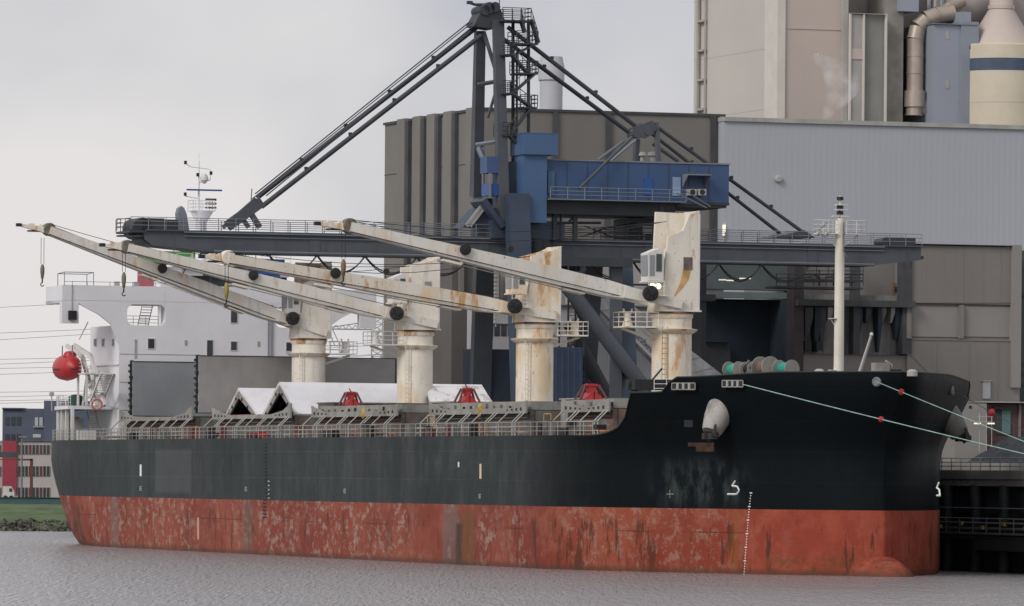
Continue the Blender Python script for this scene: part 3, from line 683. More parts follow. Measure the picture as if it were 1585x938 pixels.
vs = [bc+Vector((p.x, p.y, p.z)) for p in vs]
m.add(vs, [(k*ring+i, k*ring+(i+1) % ring, (k+1)*ring+(i+1) % ring, (k+1)*ring+i) for k in range(len(L)-1) for i in range(ring)], True)
LB = Thing('lifeboat', tuple(bc-Vector((0, 0, 1.3))), 'bright red enclosed lifeboat hanging at the stern beside the white house', 'lifeboat')
LB.part(m, 'boat_hull', m_boat)
m = MB(); m.lathe(bc+Vector((1.0, 0, 1.15)), [(.7, 0), (.62, .35), (.42, .52), (.02, .58)], 12); LB.part(m, 'conning_turret', m_boat)
m = MB(); prev = None
for i in range(25):
    t = 2*math.pi*i/24; q = bc+Vector((2.9*math.cos(t), 1.27*math.sin(t)*(1-.15*abs(math.cos(t))), -.08))
    if prev: m.tube(prev, q, .07, n=5)
    prev = q
LB.part(m, 'fender_rail', m_dred)
for y_ in (1.9, -1.9): m = MB(); m.tube(bc+Vector((y_, 0, .9)), bc+Vector((y_, 0, 2.3)), .06, n=5); LB.part(m, 'fall_wire', m_galv)
m = MB(); c = at_b(118, 622, -12.5); m.lathe(Vector(c), [(.2, -.9), (.85, -.8), (.85, .5), (.3, .75)], 12); single(m, 'covered_winch', mat('dark_green_cover', (.02, .06, .05), .8), c, 'dark green covered winch on the white stern deck behind the rail', 'winch')
m = MB(); m.tube(at_b(80, 636, -13.3), at_b(80, 611, -13.3), .06, n=5); m.cbox(at_b(80, 610, -13.3), (.4, .4, .4)); SHIP.part(m, 'stern_light', m_stay, poop)
# ---- main deck railings
SHIP.part(hull_rail(-166, -146, DZ, .12, step=1.3), 'deck_railing', m_stay)
SHIP.part(hull_rail(-146, -75, DZ, .12, step=1.3, r=.025), 'deck_railing', m_stay)
SHIP.part(hull_rail(-75, 1.5, DZ, .12, step=1.3, r=.025), 'deck_railing', m_stay)
SHIP.part(hull_rail(-146, 1.5, DZ, .12, step=3, side=1), 'deck_railing', m_stay)
SHIP.part(hull_rail(7.8, 11.3, 13.6, .3), 'deck_railing', m_trim)

# ---- hatches
HB = 9.8
HATCH = [(-144.6, -120.6), (-112.6, -89.0), (-81.6, -58.4), (-48.6, -25.3), (-15.6, -6.0)]
proto_stay = None
for hi, (a0, a1) in enumerate(HATCH):
    m = MB(); zc = 12.55
    m.box(a0, a1, -HB-.35, -HB+.1, DZ, zc); m.box(a0, a1, HB-.1, HB+.35, DZ, zc); m.box(a0, a0+.4, -HB, HB, DZ, zc); m.box(a1-.4, a1, -HB, HB, DZ, zc)
    m.box(a0, a1, -HB-.9, -HB-.3, zc-.12, zc+.02)
    co = SHIP.part(m, 'hatch_coaming', m_coamd)
    # light side girder with rising, pierced ends
    m = MB(); zb = 12.45; b = -HB-.95
    if hi in (0, 1): poly = [(a0-.6, zb+.95), (a0+1.8, zb+.55), (a0+5.5, zb+.22), (a1-5.5, zb+.22), (a1-1.8, zb+.55), (a1+.6, zb+1.2), (a1+.6, zb-.15), (a0-.4, zb-.15)]
    else: poly = [(a0-.6, zb+.9), (a0+3, zb+.3), (a1-3, zb+.3), (a1+.6, zb+.9), (a1+.6, zb-.15), (a0-.4, zb-.15)]
    m.prism([(p[0], b, p[1]) for p in poly], (0, .14, 0)); SHIP.part(m, 'side_girder', m_coam, co)
    m = MB()
    for k in range(4):
        for e0, s_ in ((a0, 1), (a1, -1)):
            q = e0+s_*(.5+k*1.1); hh = .26-.05*k; m.box(q-.3, q+.1, b-.02, b+.02, zb+.08, zb+.08+hh)
    SHIP.part(m, 'girder_opening', m_dark, co, 'stuff')
    # stays: upright at the walkway, then leaning in to the coaming top
    n = int((a1-a0)/3.1)
    for k in range(n+1):
        a = a0+(a1-a0)*k/n
        if proto_stay is None:
            q = MB(); q.path([(0, -11.7, DZ), (0, -11.7, DZ+1.2), (0, -10.85, DZ+2.0)], .06, 4); proto_stay = SHIP.part(q, 'coaming_stay', m_stay, co); proto_stay.location = (a, 0, 0); proto2 = proto_stay
        else:
            o = proto_stay.copy(); COL.objects.link(o); o.parent = co; o.location = (a, 0, 0)
        if k % 2: o = proto_stay.copy(); COL.objects.link(o); o.parent = co; o.location = (a+.75, 0, 0)
    m = MB()
    for z in (DZ+.4, DZ+.75, DZ+1.15): m.tube((a0-1, -11.75, z), (a1+1, -11.75, z), .035, n=4)
    for k in range(int((a1-a0)/1.1)): m.tube((a0+k*1.1, -11.75, DZ), (a0+k*1.1, -11.75, DZ+1.15), .025, n=3, cap=False)
    SHIP.part(m, 'walkway_rail', m_stay, co)
    for z_, r_ in ((DZ+1.55, .06), (DZ+1.75, .04)): m = MB(); m.tube((a0, -10.35, z_), (a1, -10.35, z_), r_, n=5); SHIP.part(m, 'coaming_pipe', m_coamd if hi % 2 else m_dred, co)
    # pipes and fittings along the coaming
    rr = random.Random(hi)
    m = MB()
    for z, r_ in ((DZ+.35, .12), (DZ+.8, .07)): m.tube((a0-3, -11.5, z), (a1+3, -11.5, z), r_, n=6)
    SHIP.part(m, 'deck_pipe', m_coam if hi % 2 else m_rust)
    for k in range(7):
        a = a0+rr.uniform(0, a1-a0); h = rr.uniform(.5, 1.3); m = MB(); m.box(a-.3, a+rr.uniform(.2, .7), -13.2, -12.6, DZ, DZ+h)
        SHIP.part(m, 'deck_fitting', rr.choice([m_dark, m_coamd, m_coamd, m_dred, m_black]))
def deck_item(px0, py0, px1, py1, b, name, m, depth=.8):
    p = at_b(px0, py1, b); q = at_b(px1, py0, b); mb = MB(); mb.box(p[0], q[0], b, b+depth, p[2], q[2]); return SHIP.part(mb, name, m)
deck_item(293, 660, 306, 681, -12.8, 'yellow_locker', m_yel); deck_item(310, 670, 334, 676, -12.5, 'red_pipe_guard', m_dred); deck_item(391, 668, 400, 677, -13, 'red_fire_box', m_red)
deck_item(553, 664, 561, 678, -13, 'red_fire_box', m_red); deck_item(500, 666, 512, 680, -13, 'black_drum', m_black); deck_item(884, 623, 896, 644, -9, 'red_cover', m_red, 3)
deck_item(860, 662, 874, 675, -13, 'black_drum', m_black); deck_item(917, 657, 924, 665, -13.2, 'black_drum', m_black)
for x in (740, 746, 753): deck_item(x, 655, x+1.5, 674, -13.4, 'orange_post', m_rust, .1)
for x0, y0 in ((662, 644), (842, 641)):
    p = at_b(x0, y0, -12); q = at_b(x0+11, y0, -12); m = MB(); m.path([(p[0], -12, DZ), p, q, (q[0], -12, DZ)], .06, 4); SHIP.part(m, 'yellow_ladder_frame', m_yel)
# storage houses between hatches, where the crane pillars stand
for i, (a0, a1, zt) in enumerate(((-118.9, -114.0, 13.0), (-87.2, -82.6, 13.6), (-55.6, -50.2, 13.4), (-22.6, -17.0, 13.4))):
    m = MB(); m.box(a0, a1, -8.5, 8.5, DZ, zt); m.box(a0-.15, a1+.15, -8.6, 8.6, zt, zt+.12); hs = SHIP.part(m, 'mast_house', m_coamd if i < 2 else m_coam)
    m = MB(); p = (a0+a1)/2; m.box(p-.8, p+.9, -8.62, -8.5, DZ+1.2, DZ+2.3); SHIP.part(m, 'opening', m_dark, hs)
    m = MB(); m.box(a0+.4, a0+1.3, -8.56, -8.5, DZ+.1, DZ+2.0); SHIP.part(m, 'door', m_coam, hs)
# upright folded panel pairs on the aftmost hatch
def upright(a, z0, z1, m_, name='hatch_panel'):
    m = MB(); m.box(a-.42, a, -HB, HB+.25, z0, z1); p = SHIP.part(m, name, m_)
    m = MB(); m.box(a-1.35, a-.85, -HB, HB+.25, z0, z1); SHIP.part(m, name, m_)
    m = MB(); m.box(a-.9, a-.36, -HB-.1, -HB+.15, z0-.05, z1+.12); m.tube((a-.4, -HB-.06, z0), (a-.4, -HB-.06, z1), .07, n=5)
    for k in range(9): m.cbox((a-.55+.2*math.sin(k*2.3), -HB-.12, z0+.4+k*(z1-z0-.8)/8), (.5, .3, .25))
    SHIP.part(m, 'panel_edge_seal', m_dark, p)
    m = MB(); m.box(a-.02, a+.05, -HB, HB+.25, z1-.02, z1+.04); m.box(a-.02, a+.05, -HB, HB+.25, z0-.05, z0+.03); m.box(a-.02, a+.05, HB+.16, HB+.28, z0, z1); SHIP.part(m, 'panel_rim', m_dark, p)
    return p
upright(-143.6, 12.85, 18.25, m_hatch); upright(-120.7, 13.0, 18.45, m_hatch2)
# tents: half-opened panel pairs of the second hatch
def tent(aL, aC, aR, zb, zt, mf):
    for (p, q, mt) in (((aL, zb), (aC-.15, zt), m_hwhite2), ((aR, zb), (aC+.15, zt), mf)):
        d = Vector((q[0]-p[0], 0, q[1]-p[1])).normalized(); nrm = Vector((-d.z, 0, d.x)); nrm = nrm if nrm.z > 0 else -nrm
        m = MB(); P = Vector((p[0], -HB, p[1])); Q = Vector((q[0], -HB, q[1])); th = nrm*-.28
        m.prism([P, Q, Q+th, P+th], (0, 2*HB, 0)); pn = SHIP.part(m, 'folding_hatch_panel', mt)
        m = MB(); m.prism([P+th+Vector((0, .2, 0)), Q+th+Vector((0, .2, 0)), Q+th*1.15+Vector((0, .2, 0)), P+th*1.15+Vector((0, .2, 0))], (0, 2*HB-.4, 0)); SHIP.part(m, 'panel_shade_liner', m_dark, pn)  # dark liner added under the panel, painting in the shade inside the tent
        m = MB(); th2 = nrm*-.72; m.prism([P+th, Q+th, Q+th2+Vector((0, 0, -.2)), P+th2+d*.9], (0, .18, 0)); SHIP.part(m, 'panel_side_web', m_coam, pn)
        m = MB()
        for k in range(3): c = P+(Q-P)*((k+.7)/3.4)+th*2.2+Vector((0, -.05, 0)); m.cbox(c, (.16, .1, .26))
        SHIP.part(m, 'web_cleat', m_black, pn, 'stuff')
        for k in range(5):
            m = MB(); y0 = -HB+1+k*4.2; m.prism([P+Vector((0, y0+HB, 0))+th, Q+Vector((0, y0+HB, 0))+th, Q+Vector((0, y0+HB, 0))+th2*.9, P+d*.8+Vector((0, y0+HB, 0))+th2*.9], (0, .12, 0)); SHIP.part(m, 'panel_beam', m_dark, pn)
tent(-112.0, -107.7, -101.4, 12.75, 15.25, m_hwhite); tent(-100.2, -94.9, -89.2, 12.7, 15.65, m_hwhite)
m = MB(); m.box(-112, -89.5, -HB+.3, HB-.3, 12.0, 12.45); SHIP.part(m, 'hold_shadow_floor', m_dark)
m = MB(); m.box(-110.5, -103, -9.6, -9.2, 12.5, 12.75); SHIP.part(m, 'red_hold_beam', m_red)
# closed covers
for a0, a1, mt in ((-81.6, -58.4, m_coam), (-48.6, -25.3, m_coam), (-15.6, -6.0, m_coam)):
    L = (a1-a0)/ (4 if a1-a0 > 12 else 2); k = 0
    while a0+k*L < a1-.1:
        m = MB(); m.box(a0+k*L+.04, a0+(k+1)*L-.04, -HB-.3, HB+.3, 12.6, 13.3); pc = SHIP.part(m, 'closed_hatch_cover', mt)
        m = MB(); rr = random.Random(int(k+a0))
        for j in range(3): q = a0+k*L+.8+j*1.8; m.box(q, q+.28, -HB-.42, -HB-.3, 12.75, 12.85+rr.random()*.35)
        SHIP.part(m, 'cover_cleat', m_black if k % 2 else m_coamd, pc, 'stuff'); k += 1
for px, py in ((483+2, 744),): pass
m = MB(); p = at_b(752, 635, -10.2); m.lathe((p[0], -10.5, p[2]), [(.5, 0), (.55, .25), (.3, .4)], 12, (0, -1, 0)); SHIP.part(m, 'yellow_valve_wheel', m_yel)
m = MB(); p = at_b(571, 640, -10.2); m.lathe((p[0], -10.5, p[2]), [(.45, 0), (.5, .25), (.3, .4)], 12, (0, -1, 0)); SHIP.part(m, 'yellow_valve_wheel', m_yel)
# white topped covers lying on the third and fourth hatches, seen behind the grabs
for pxL, pxR, b0, lab, mt in ((0, 0, 0, '', m_hwhite2),):
    a = -52.9; 
m = MB(); a = -58.6; m.prism([(a-4.8, -HB, 13.78), (a-.5, -HB, 13.78), (a-4.8, -HB, 14.0)], (0, 2*HB, 0))
# red cargo grabs
def grab(px, py_top, py_bot, wpx, b, label):
    base = at_b(px, py_bot, b); base = (base[0], b, 13.32); top = at_b(px, py_top, b); s_ = F/(OY+base[0]*U[1]+b*V[1]); w_ = wpx/s_; h = top[2]-base[2]
    t = Thing('cargo_grab', base, label, 'cargo grab', 'red cargo grabs parked along the hatches')
    # the two shells hang open in the athwartship direction, arms spread to the sides
    C = Vector(base)
    def P(x, y, z): return C+Vector((y*.8, x*w_, z*h))
    m = MB(); m.prism([P(-.36, -.9, .05), P(-.12, -.9, .45), P(-.02, -.9, .52), P(-.02, -.9, 0), P(-.2, -.9, -.05)], P(0, 1.8, 0)-C); t.part(m, 'bucket_shell', m_red)
    m = MB(); m.prism([P(.36, -.9, .05), P(.12, -.9, .45), P(.02, -.9, .52), P(.02, -.9, 0), P(.2, -.9, -.05)], P(0, 1.8, 0)-C); t.part(m, 'bucket_shell', m_red)
    m = MB(); m.prism([P(-.27, -.4, .86), P(.27, -.4, .86), P(.17, -.4, 1.0), P(-.17, -.4, 1.0)], P(0, .8, 0)-C); m.prism([P(-.14, -.3, .4), P(.14, -.3, .4), P(.17, -.3, .88), P(-.17, -.3, .88)], P(0, .6, 0)-C); t.part(m, 'head_block', m_red)
    for s in (-1, 1):
        for y in (-.8, .8):
            m = MB(); m.beam(P(s*.24, y*.4, .93), P(s*.5, y, .04), .13, .16); t.part(m, 'arm', m_dred)
    m = MB(); m.path([P(0, 0, 1), P(-.04, 0, 1.12), P(-.1, 0, 1.2)], .05, 5); m.tube(P(.1, -.4, .4), P(.1, -.4, .9), .07, n=6); t.part(m, 'closing_rope', m_black)
grab(543, 606, 634, 32, -8.6, 'red cargo grab in front of the clean white tent-shaped hatch panel')
grab(723, 600, 628, 34, -8.6, 'red cargo grab in front of the scraped white sloping hatch panel')
grab(915, 594, 622, 44, -8.6, 'largest red cargo grab, beside the dark raised bow')
# sloping white panel pair behind them (third hatch, far side left ajar)
def slope_panel(x0, x1, yt, yb, a, mt):
    q = [at_a(x0, yb, a+2.6), at_a(x1+22, yb, a+2.6), at_a(x1, yt, a), at_a(x0-8, yt, a)]
    m = MB(); m.prism(q, (-.3, 0, -.1)); return SHIP.part(m, 'folding_hatch_panel', mt)
slope_panel(668, 745, 597, 628, -84.6+.3, m_hwhite2)
# ---- deck cranes
m_olive = mat('hook_block_olive', (.14, .13, .10), .6, var=.3, scale=2)
def deck_crane(ca, slew, top_py, jib_px, jib_py, foot, plat, rusty, disc_px, mid_px, lamp, seed, label):
    """pillar on the centreline; jib swung out athwartships over the water"""
    rr = random.Random(seed); mp_ = m_crust if rusty else m_cream; mj = m_jibrust if rusty else m_jib
    m = MB(); zs = slew
    m.lathe((ca, 0, 11), [(1.62, 0), (1.62, zs-11-.15)], 28); cr_ = SHIP.part(m, 'deck_crane', mp_, label=label)
    m = MB(); m.lathe((ca, 0, zs-1.75), [(1.64, 0), (2.05, .28), (2.12, .4), (1.66, .46)], 28); m.lathe((ca, 0, zs-.5), [(1.66, 0), (1.72, .1), (1.72, .45), (1.66, .5)], 28); SHIP.part(m, 'collar', m_crust, cr_)
    m = MB(); m.lathe((ca, 0, zs-.12), [(1.78, 0), (1.8, .1), (1.66, .16)], 28); SHIP.part(m, 'slewing_ring', m_rust, cr_)
    # bracket fins under the collar
    # ladder
    m = MB(); yl = -1.15
    for o_ in (-.22, .22): m.tube((ca+1.35+.1, yl+o_, 11), (ca+1.45, yl+o_, zs-1.2), .035, n=4)
    k = 11.3
    while k < zs-1.3: m.tube((ca+1.45, yl-.22, k), (ca+1.45, yl+.22, k), .028, n=4); k += .42
    SHIP.part(m, 'ladder', m_yel if lamp else m_crust if rusty else m_cream, cr_)
    # crane house: slab sided, front leans in, notched slanting top
    zt = top_py; z0 = zs+.05; w = 1.62; prong = seed in (0, 3)
    pr_b = [(-1.55, z0), (1.78, z0), (1.78, zt-.1 if prong else zt), (.9, zt-.1 if prong else zt-.42), (-.95, zt-.05 if prong else zt-.9), (-1.1, zt-3.5)]
    prof = [(-1.55, z0), (1.78, z0), (1.72, zt), (.85, zt-.35), (.3, zt-1.65), (-.95, zt-2.1), (-1.1, zt-3.5)] if prong else pr_b
    m = MB(); m.prism([(ca-w, p[0], p[1]) for p in pr_b], (.35, 0, 0)); m.prism([(ca+w-.35, p[0], p[1]) for p in prof], (.35, 0, 0))
    m.prism([(ca-w+.3, p[0], p[1]) for p in [(-1.5, z0), (1.7, z0), (1.7, zt-1.2), (.2, zt-2.6), (-1.0, zt-4)]], (2*w-.6, 0, 0)); m.box(ca-w+.2, ca+w-.2, 1.5, 1.75, z0, zt-.04)
    ho = SHIP.part(m, 'crane_house', mp_, cr_)
    m = MB(); m.box(ca+w, ca+w+.04, 1.62, 1.76, z0+.02, zt-.3); m.box(ca+w, ca+w+.12, -1.4, 1.9, z0, z0+.12); m.tube((ca+w+.1, .9, z0+.2), (ca+w+.1, .9, z0+.9), .05, n=5); SHIP.part(m, 'house_edge_strip', m_trim, cr_)
    if lamp:
        m = MB(); m.box(ca+w, ca+w+.05, .35, 1.1, z0+3.4, z0+4.4); SHIP.part(m, 'vent_grille', mat('rusty_grille', (.14, .11, .10), .8, var=.3, scale=2), cr_)
        m = MB(); m.prism([(ca+w+.004, .33, z0+3.4), (ca+w+.004, 1.0, z0+3.4), (ca+w+.004, .8, z0+2.6), (ca+w+.004, .3, z0+1.9), (ca+w+.004, -.5, z0+1.1), (ca+w+.004, .05, z0+2.3)], (.012, 0, 0)); SHIP.part(m, 'rust_run', mat('rust_run_paint', (.50, .30, .12), .7, var=.3, scale=1, blot=.8, bcol=(.62, .52, .40)), cr_)
    else:
        m = MB(); m.box(ca+w, ca+w+.05, .3, .95, zt-3.1, zt-2.3); SHIP.part(m, 'vent_grille', m_hatch, cr_)
    # cab towards the jib
    cz = z0+2.75; cb = -2.75
    m = MB(); poly = [(cb-.05, cz-.3), (-1.5, cz-.3), (-1.5, cz+2.35), (-1.9, cz+2.3), (cb-.1, cz+1.9)]
    m.prism([(ca+.3, p[0], p[1]) for p in poly], (1.7, 0, 0)); cab = SHIP.part(m, 'cab', m_trim if not rusty else m_cream, cr_)
    m = MB(); m.box(ca+1.98, ca+2.05, -2.15, -1.68, cz+.45, cz+1.85); SHIP.part(m, 'cab_window', m_glassg, cr_)
    m = MB(); m.prism([(ca+.45, cb-.08, cz+.1), (ca+1.85, cb-.08, cz+.1), (ca+1.85, cb-.12, cz+1.75), (ca+.45, cb-.12, cz+1.75)], (0, -.05, 0)); m.box(ca+1.98, ca+2.04, cb+.05, -2.3, cz+.1, cz+1.75); SHIP.part(m, 'cab_window', m_hatch, cr_)
    m = MB(); m.box(ca+.2, ca+2.2, cb-.15, -1.5, cz-.42, cz-.32); m.rail([(ca+2.15, cb-.1, cz-1.5), (ca+2.15, -1.5, cz-1.5)], 1.1, .7, .03); m.box(ca+.3, ca+2.2, cb-.1, -1.2, cz-1.55, cz-1.48); SHIP.part(m, 'cab_platform', m_cream, cr_)
    if lamp:
        for bb in (-2.5, -2.0):
            m = MB(); m.lathe((ca+2.1, bb, cz-.75), [(.12, -.15), (.24, 0), (.24, .06)], 12, (1, -.3, -.1)); SHIP.part(m, 'flood_lamp', m_lamp, cr_)
    # jib: box girder from a forked foot out to the sheave head
    F0 = Vector(foot); tip = Vector(at_a(jib_px[0], jib_py[0], ca)); head = Vector(at_a(jib_px[1], jib_py[1], ca)); dirj = (head-F0).normalized()
    kn = F0+dirj*4.2; midp = F0+dirj*(head-F0).length*.45
    upv = Vector((0, 0, 1)); 
    def sec(p, wd, ht): 
        y = upv-dirj*dirj.dot(upv); y.normalize(); return [p+Vector((-wd/2, 0, 0))-y*ht/2, p+Vector((wd/2, 0, 0))-y*ht/2, p+Vector((wd/2, 0, 0))+y*ht/2, p+Vector((-wd/2, 0, 0))+y*ht/2]
    m = MB(); S = [sec(kn, 2.6, .95), sec(kn+dirj*2, 1.9, 1.28), sec(midp, 1.7, 1.35), sec(head, 1.1, .8)]
    vs = [p for q in S for p in q]; fs = [(0, 3, 2, 1), (12, 13, 14, 15)]
    for k in range(3):
        for i in range(4): fs.append((k*4+i, k*4+(i+1) % 4, k*4+4+(i+1) % 4, k*4+4+i))
    m.add(vs, fs)
    for s_ in (-1, 1): m.beam(F0+Vector((s_*1.85, 0, 0)), kn+Vector((s_*1.2, 0, 0))+dirj*.6, .32, .7, .34, .95)
    m.beam(kn-dirj*.3+Vector((-1.4, 0, 0)), kn-dirj*.3+Vector((1.4, 0, 0)), .6, .8)
    jb = SHIP.part(m, 'jib', mj, cr_)
    # jib underside stringer and walkway pipe
    y = (upv-dirj*dirj.dot(upv)).normalized()
    m = MB(); A_, B_ = kn+Vector((1.15, 0, 0))-y*.42, head+Vector((.6, 0, 0))-y*.36; m.tube(A_, B_, .035, n=4); m.tube(kn+Vector((.6, 0, 0))+y*.75, head+y*.45, .03, n=4); SHIP.part(m, 'jib_rope', m_black, cr_)
    m = MB(); c = F0+dirj*((head-F0).length*mid_px)-y*.85; m.beam(c, c+dirj*1.6, 1.6, .18); c2 = F0+dirj*((head-F0).length*.28)-y*.85; m.beam(c2, c2+dirj*1.8, 1.4, .12); m.cbox(c+y*.3, (1.2, .15, .5)); m.tube(c, c2, .04, n=4); SHIP.part(m, 'jib_cradle', m_cream, cr_)
    # sheave head and whip end
    m = MB(); m.lathe(head+y*.12+Vector((-.45, 0, 0)), [(.55, 0), (.62, .1), (.62, .8), (.55, .9)], 18, (1, 0, 0)); SHIP.part(m, 'head_sheave', m_crust if rusty else m_olive, cr_)
    m = MB(); m.beam(head, tip, .8, .62, .35, .22); m.cbox(head+(tip-head)*.6+y*.2, (.5, .5, .3)); m.cbox(head+(tip-head)*.3+y*.3, (.5, .3, .25)); SHIP.part(m, 'jib_nose', m_jibrust if rusty else m_cream, cr_)
    m = MB(); m.cbox(tip, (.5, .45, .3)); m.cbox(head+(tip-head)*.45-y*.3, (.6, 1.2, .14)); SHIP.part(m, 'nose_sheave', m_black, cr_)
    # hose reels: big one at the foot, one on the jib
    q = Vector(at_a(disc_px[0], disc_px[1], ca+2.2)); m = MB(); m.lathe(q, [(.62, -.2), (.64, -.18), (.64, .16), (.52, .2), (.2, .2), (.18, .3), (.01, .3)], 22, (1, 0, 0)); m.tube(q-Vector((.2, 0, 0)), q-Vector((1.0, 0, 0)), .12, n=6)
    for i in range(8): t = i*math.pi/4; m.tube(q+Vector((.2, 0, 0)), q+Vector((.2, math.cos(t)*.6, math.sin(t)*.6)), .035, n=4)
    SHIP.part(m, 'hose_reel', m_black, cr_)
    q = F0+dirj*((head-F0).length*mid_px)+y*.35+Vector((.9, 0, 0)); m = MB(); m.lathe(q, [(.42, -.15), (.47, 0), (.45, .15), (.1, .2)], 18, (1, 0, 0)); SHIP.part(m, 'hose_reel', m_black, cr_)
    q = F0+dirj*((head-F0).length*.52)+y*1.3+Vector((.2, 0, 0)); m = MB(); m.lathe(q, [(.26, -.1), (.28, 0), (.26, .1)], 12, (1, 0, 0)); m.tube(q, q-y*.75, .05, n=4); SHIP.part(m, 'small_sheave', m_black, cr_)
    # luffing wires from the head to the top of the house
    hp = Vector((ca, -.7, zt-.9)); m = MB()
    for dx in (-.5, .5):
        N_ = 8; P = []
        for i in range(N_+1): t = i/N_; p = (head+y*.6)*(1-t)+hp*t; p = p+Vector((dx, 0, -1.6*math.sin(math.pi*t)*(1 if dx < 0 else .55))); P.append(p)
        m.path(P, .028, 4)
    SHIP.part(m, 'luffing_wire', m_black, cr_)
    # hook with its fall
    return cr_, head, tip, y, dirj
def hook(px, y_top, y0, y1, plane_a, mt, label):
    p = Vector(at_a(px, y_top, plane_a)); q0 = Vector(at_a(px, y0, plane_a)); q1 = Vector(at_a(px, y1, plane_a)); q0.y = q1.y = p.y
    t = Thing('hook_block', tuple(q1), label, 'crane hook', 'hook blocks hanging from the ship crane jibs')
    m = MB()
    for s_ in (-.14, .14): m.tube(p+Vector((0, s_, 0)), q0+Vector((0, s_, 0)), .025, n=4)
    t.part(m, 'fall_rope', m_black); L = (q0-q1).length
    m = MB(); m.lathe(q1, [(.05, L*.24), (.13, L*.34), (.2, L*.6), (.21, L*.8), (.14, L*.95), (.06, L)], 14); t.part(m, 'block_body', mt)
    m = MB(); m.tube(q1+Vector((0, 0, L*.3)), q1+Vector((0, 0, L*.1)), .07, n=6)
    prev = None
    for i in range(9): a_ = math.pi*(.5+i/8*1.4); c = q1+Vector((0, .16*math.cos(a_), L*.02+.16*math.sin(a_))); (m.tube(prev, c, .05, n=5) if prev is not None else None); prev = c
    t.part(m, 'hook', m_black)
CR = [(-117.0, 27.55, (29, 75), (348, 357), 20.12, (497, 516), False, (453, 493), .60, False, 'aftmost cream deck crane by the white accommodation block'),
      (-85.0, 27.05, (158, 196), (379, 384), 20.31, (667, 503), False, (614, 485), .60, False, 'cream deck crane with a white slant-topped house'),
      (-52.75, 26.95, (312, 352), (397, 401), 20.35, (850, 489), True, (797, 474), .68, False, 'deck crane with the heaviest orange rust on pillar and jib'),
      (-19.85, 28.75, (491, 540), (346, 352), 20.52, (1043, 472), False, (1007, 454), .66, True, 'tallest deck crane, nearest the bow, with two lit lamps under its cab')]
heads = []
for i, (ca, zt, jx, jy, zs, ft, ru, dp, mpx, lamp, lab) in enumerate(CR):
    foot = at_a(ft[0], ft[1], ca); heads.append(deck_crane(ca, zs, zt, jx, jy, foot, None, ru, dp, mpx, lamp, i, lab))
hook(66, 368, 409, 441, -117, m_olive, 'grey hook block hanging from the leftmost jib head'); hook(192, 392, 421, 456, -85, m_olive, 'grey hook block hanging below the second jib head, beside a round black reel')
hook(351, 408, 437, 473, -52.75, mat('hook_block_yellow', (.26, .21, .05), .6, var=.4, scale=2), 'yellowed hook block hanging from the rust stained jib'); hook(532, 360, 401, 439, -19.85, mat('hook_block_brown', (.15, .10, .05), .6, var=.4, scale=2), 'brown hook block hanging in front of the sky from the jib of the foremost crane')
# jib rest platforms on the pillars
for k, (x0, x1, yt, yb, side) in enumerate(((503, 546, 545, 552, 1), (568, 617, 531, 538, -1), (855, 902, 517, 524, 1), (957, 1010, 504, 511, -1))):
    ca = CR[k][0]; p0 = at_a(x0, yb, ca); p1 = at_a(x1, yt, ca); zf = p0[2]+.2
    m = MB(); m.box(ca-1.2, ca+1.4, p0[1], p1[1], zf, zf+.12); out, inn = (p1[1], p0[1]) if side > 0 else (p0[1], p1[1])
    m.beam((ca, out-side*.3, zf-.05), (ca, inn, zf-.9), .15, .2)
    m.rail([(ca+1.35, inn, zf+.1), (ca+1.35, out, zf+.1), (ca-1.15, out, zf+.1), (ca-1.15, inn, zf+.1)], 1.15, 1.0, .035)
    c = (ca, out-side*.8, zf+.1); m.lathe(c, [(.5, 0), (.3, .6), (.28, 1.0), (.35, 1.15)], 8)
    for s_ in (-.28, .28): m.beam((ca, c[1]+s_, zf+1.1), (ca, c[1]+s_*1.3, zf+1.55), .12, .1)
    SHIP.part(m, 'jib_rest_platform', m_cream if k > 1 else m_trim)
# ---- foremast
m = MB(); fa_, zb = 15.5, 13.2; mp0 = at_b(1299, 372, 0)
ztop = at_b(1299, 338, 0)[2]
m.lathe((fa_, 0, zb), [(.40, 0), (.38, 3), (.34, ztop-zb)], 16); fm = SHIP.part(m, 'foremast', mat('foremast_paint', (.66, .64, .57), .5, var=.08, scale=.5, streak=.25, scol=(.42, .33, .16), blot=.15, bcol=(.4, .33, .12)))
zp = at_b(1299, 362, 0)[2]
m = MB()
for s_ in (-1, 1):
    m.box(fa_-.5, fa_+.5, s_*.3, s_*1.95, zp-.05, zp+.02); m.rail([(fa_+.5, s_*.35, zp), (fa_+.5, s_*1.95, zp), (fa_-.5, s_*1.95, zp), (fa_-.5, s_*.35, zp)], 1.0, .75, .03)
    m.tube((fa_, s_*1.6, zp), (fa_, s_*.35, zp-.9), .05, n=5)
SHIP.part(m, 'mast_platform', m_trim, fm)
m = MB(); m.cbox((fa_+.1, 0, ztop+.15), (.4, 1.3, .08)); m.cbox((fa_+.1, .05, ztop+.65), (.5, .95, .07)); m.cbox((fa_+.1, .05, ztop+1.0), (.5, .9, .07)); m.tube((fa_, 0, ztop), (fa_, 0, ztop+1.7), .07, n=6); SHIP.part(m, 'lamp_bracket', m_trim, fm)
for z in (ztop+.42, ztop+.83, ztop+1.5): m = MB(); m.lathe((fa_, 0, z-.14), [(.26, 0), (.26, .26)], 10); SHIP.part(m, 'mast_light', m_black, fm)
m = MB(); m.path([(fa_+.42, .15, ztop-.3), (fa_+.42, .15, zp-1.3), (fa_+.5, .4, zp-1.8)], .05, 4); m.tube((fa_, -.9, zp+.9), (fa_, -1.9, zp+.1), .05, n=4); SHIP.part(m, 'mast_cable', m_coamd, fm)
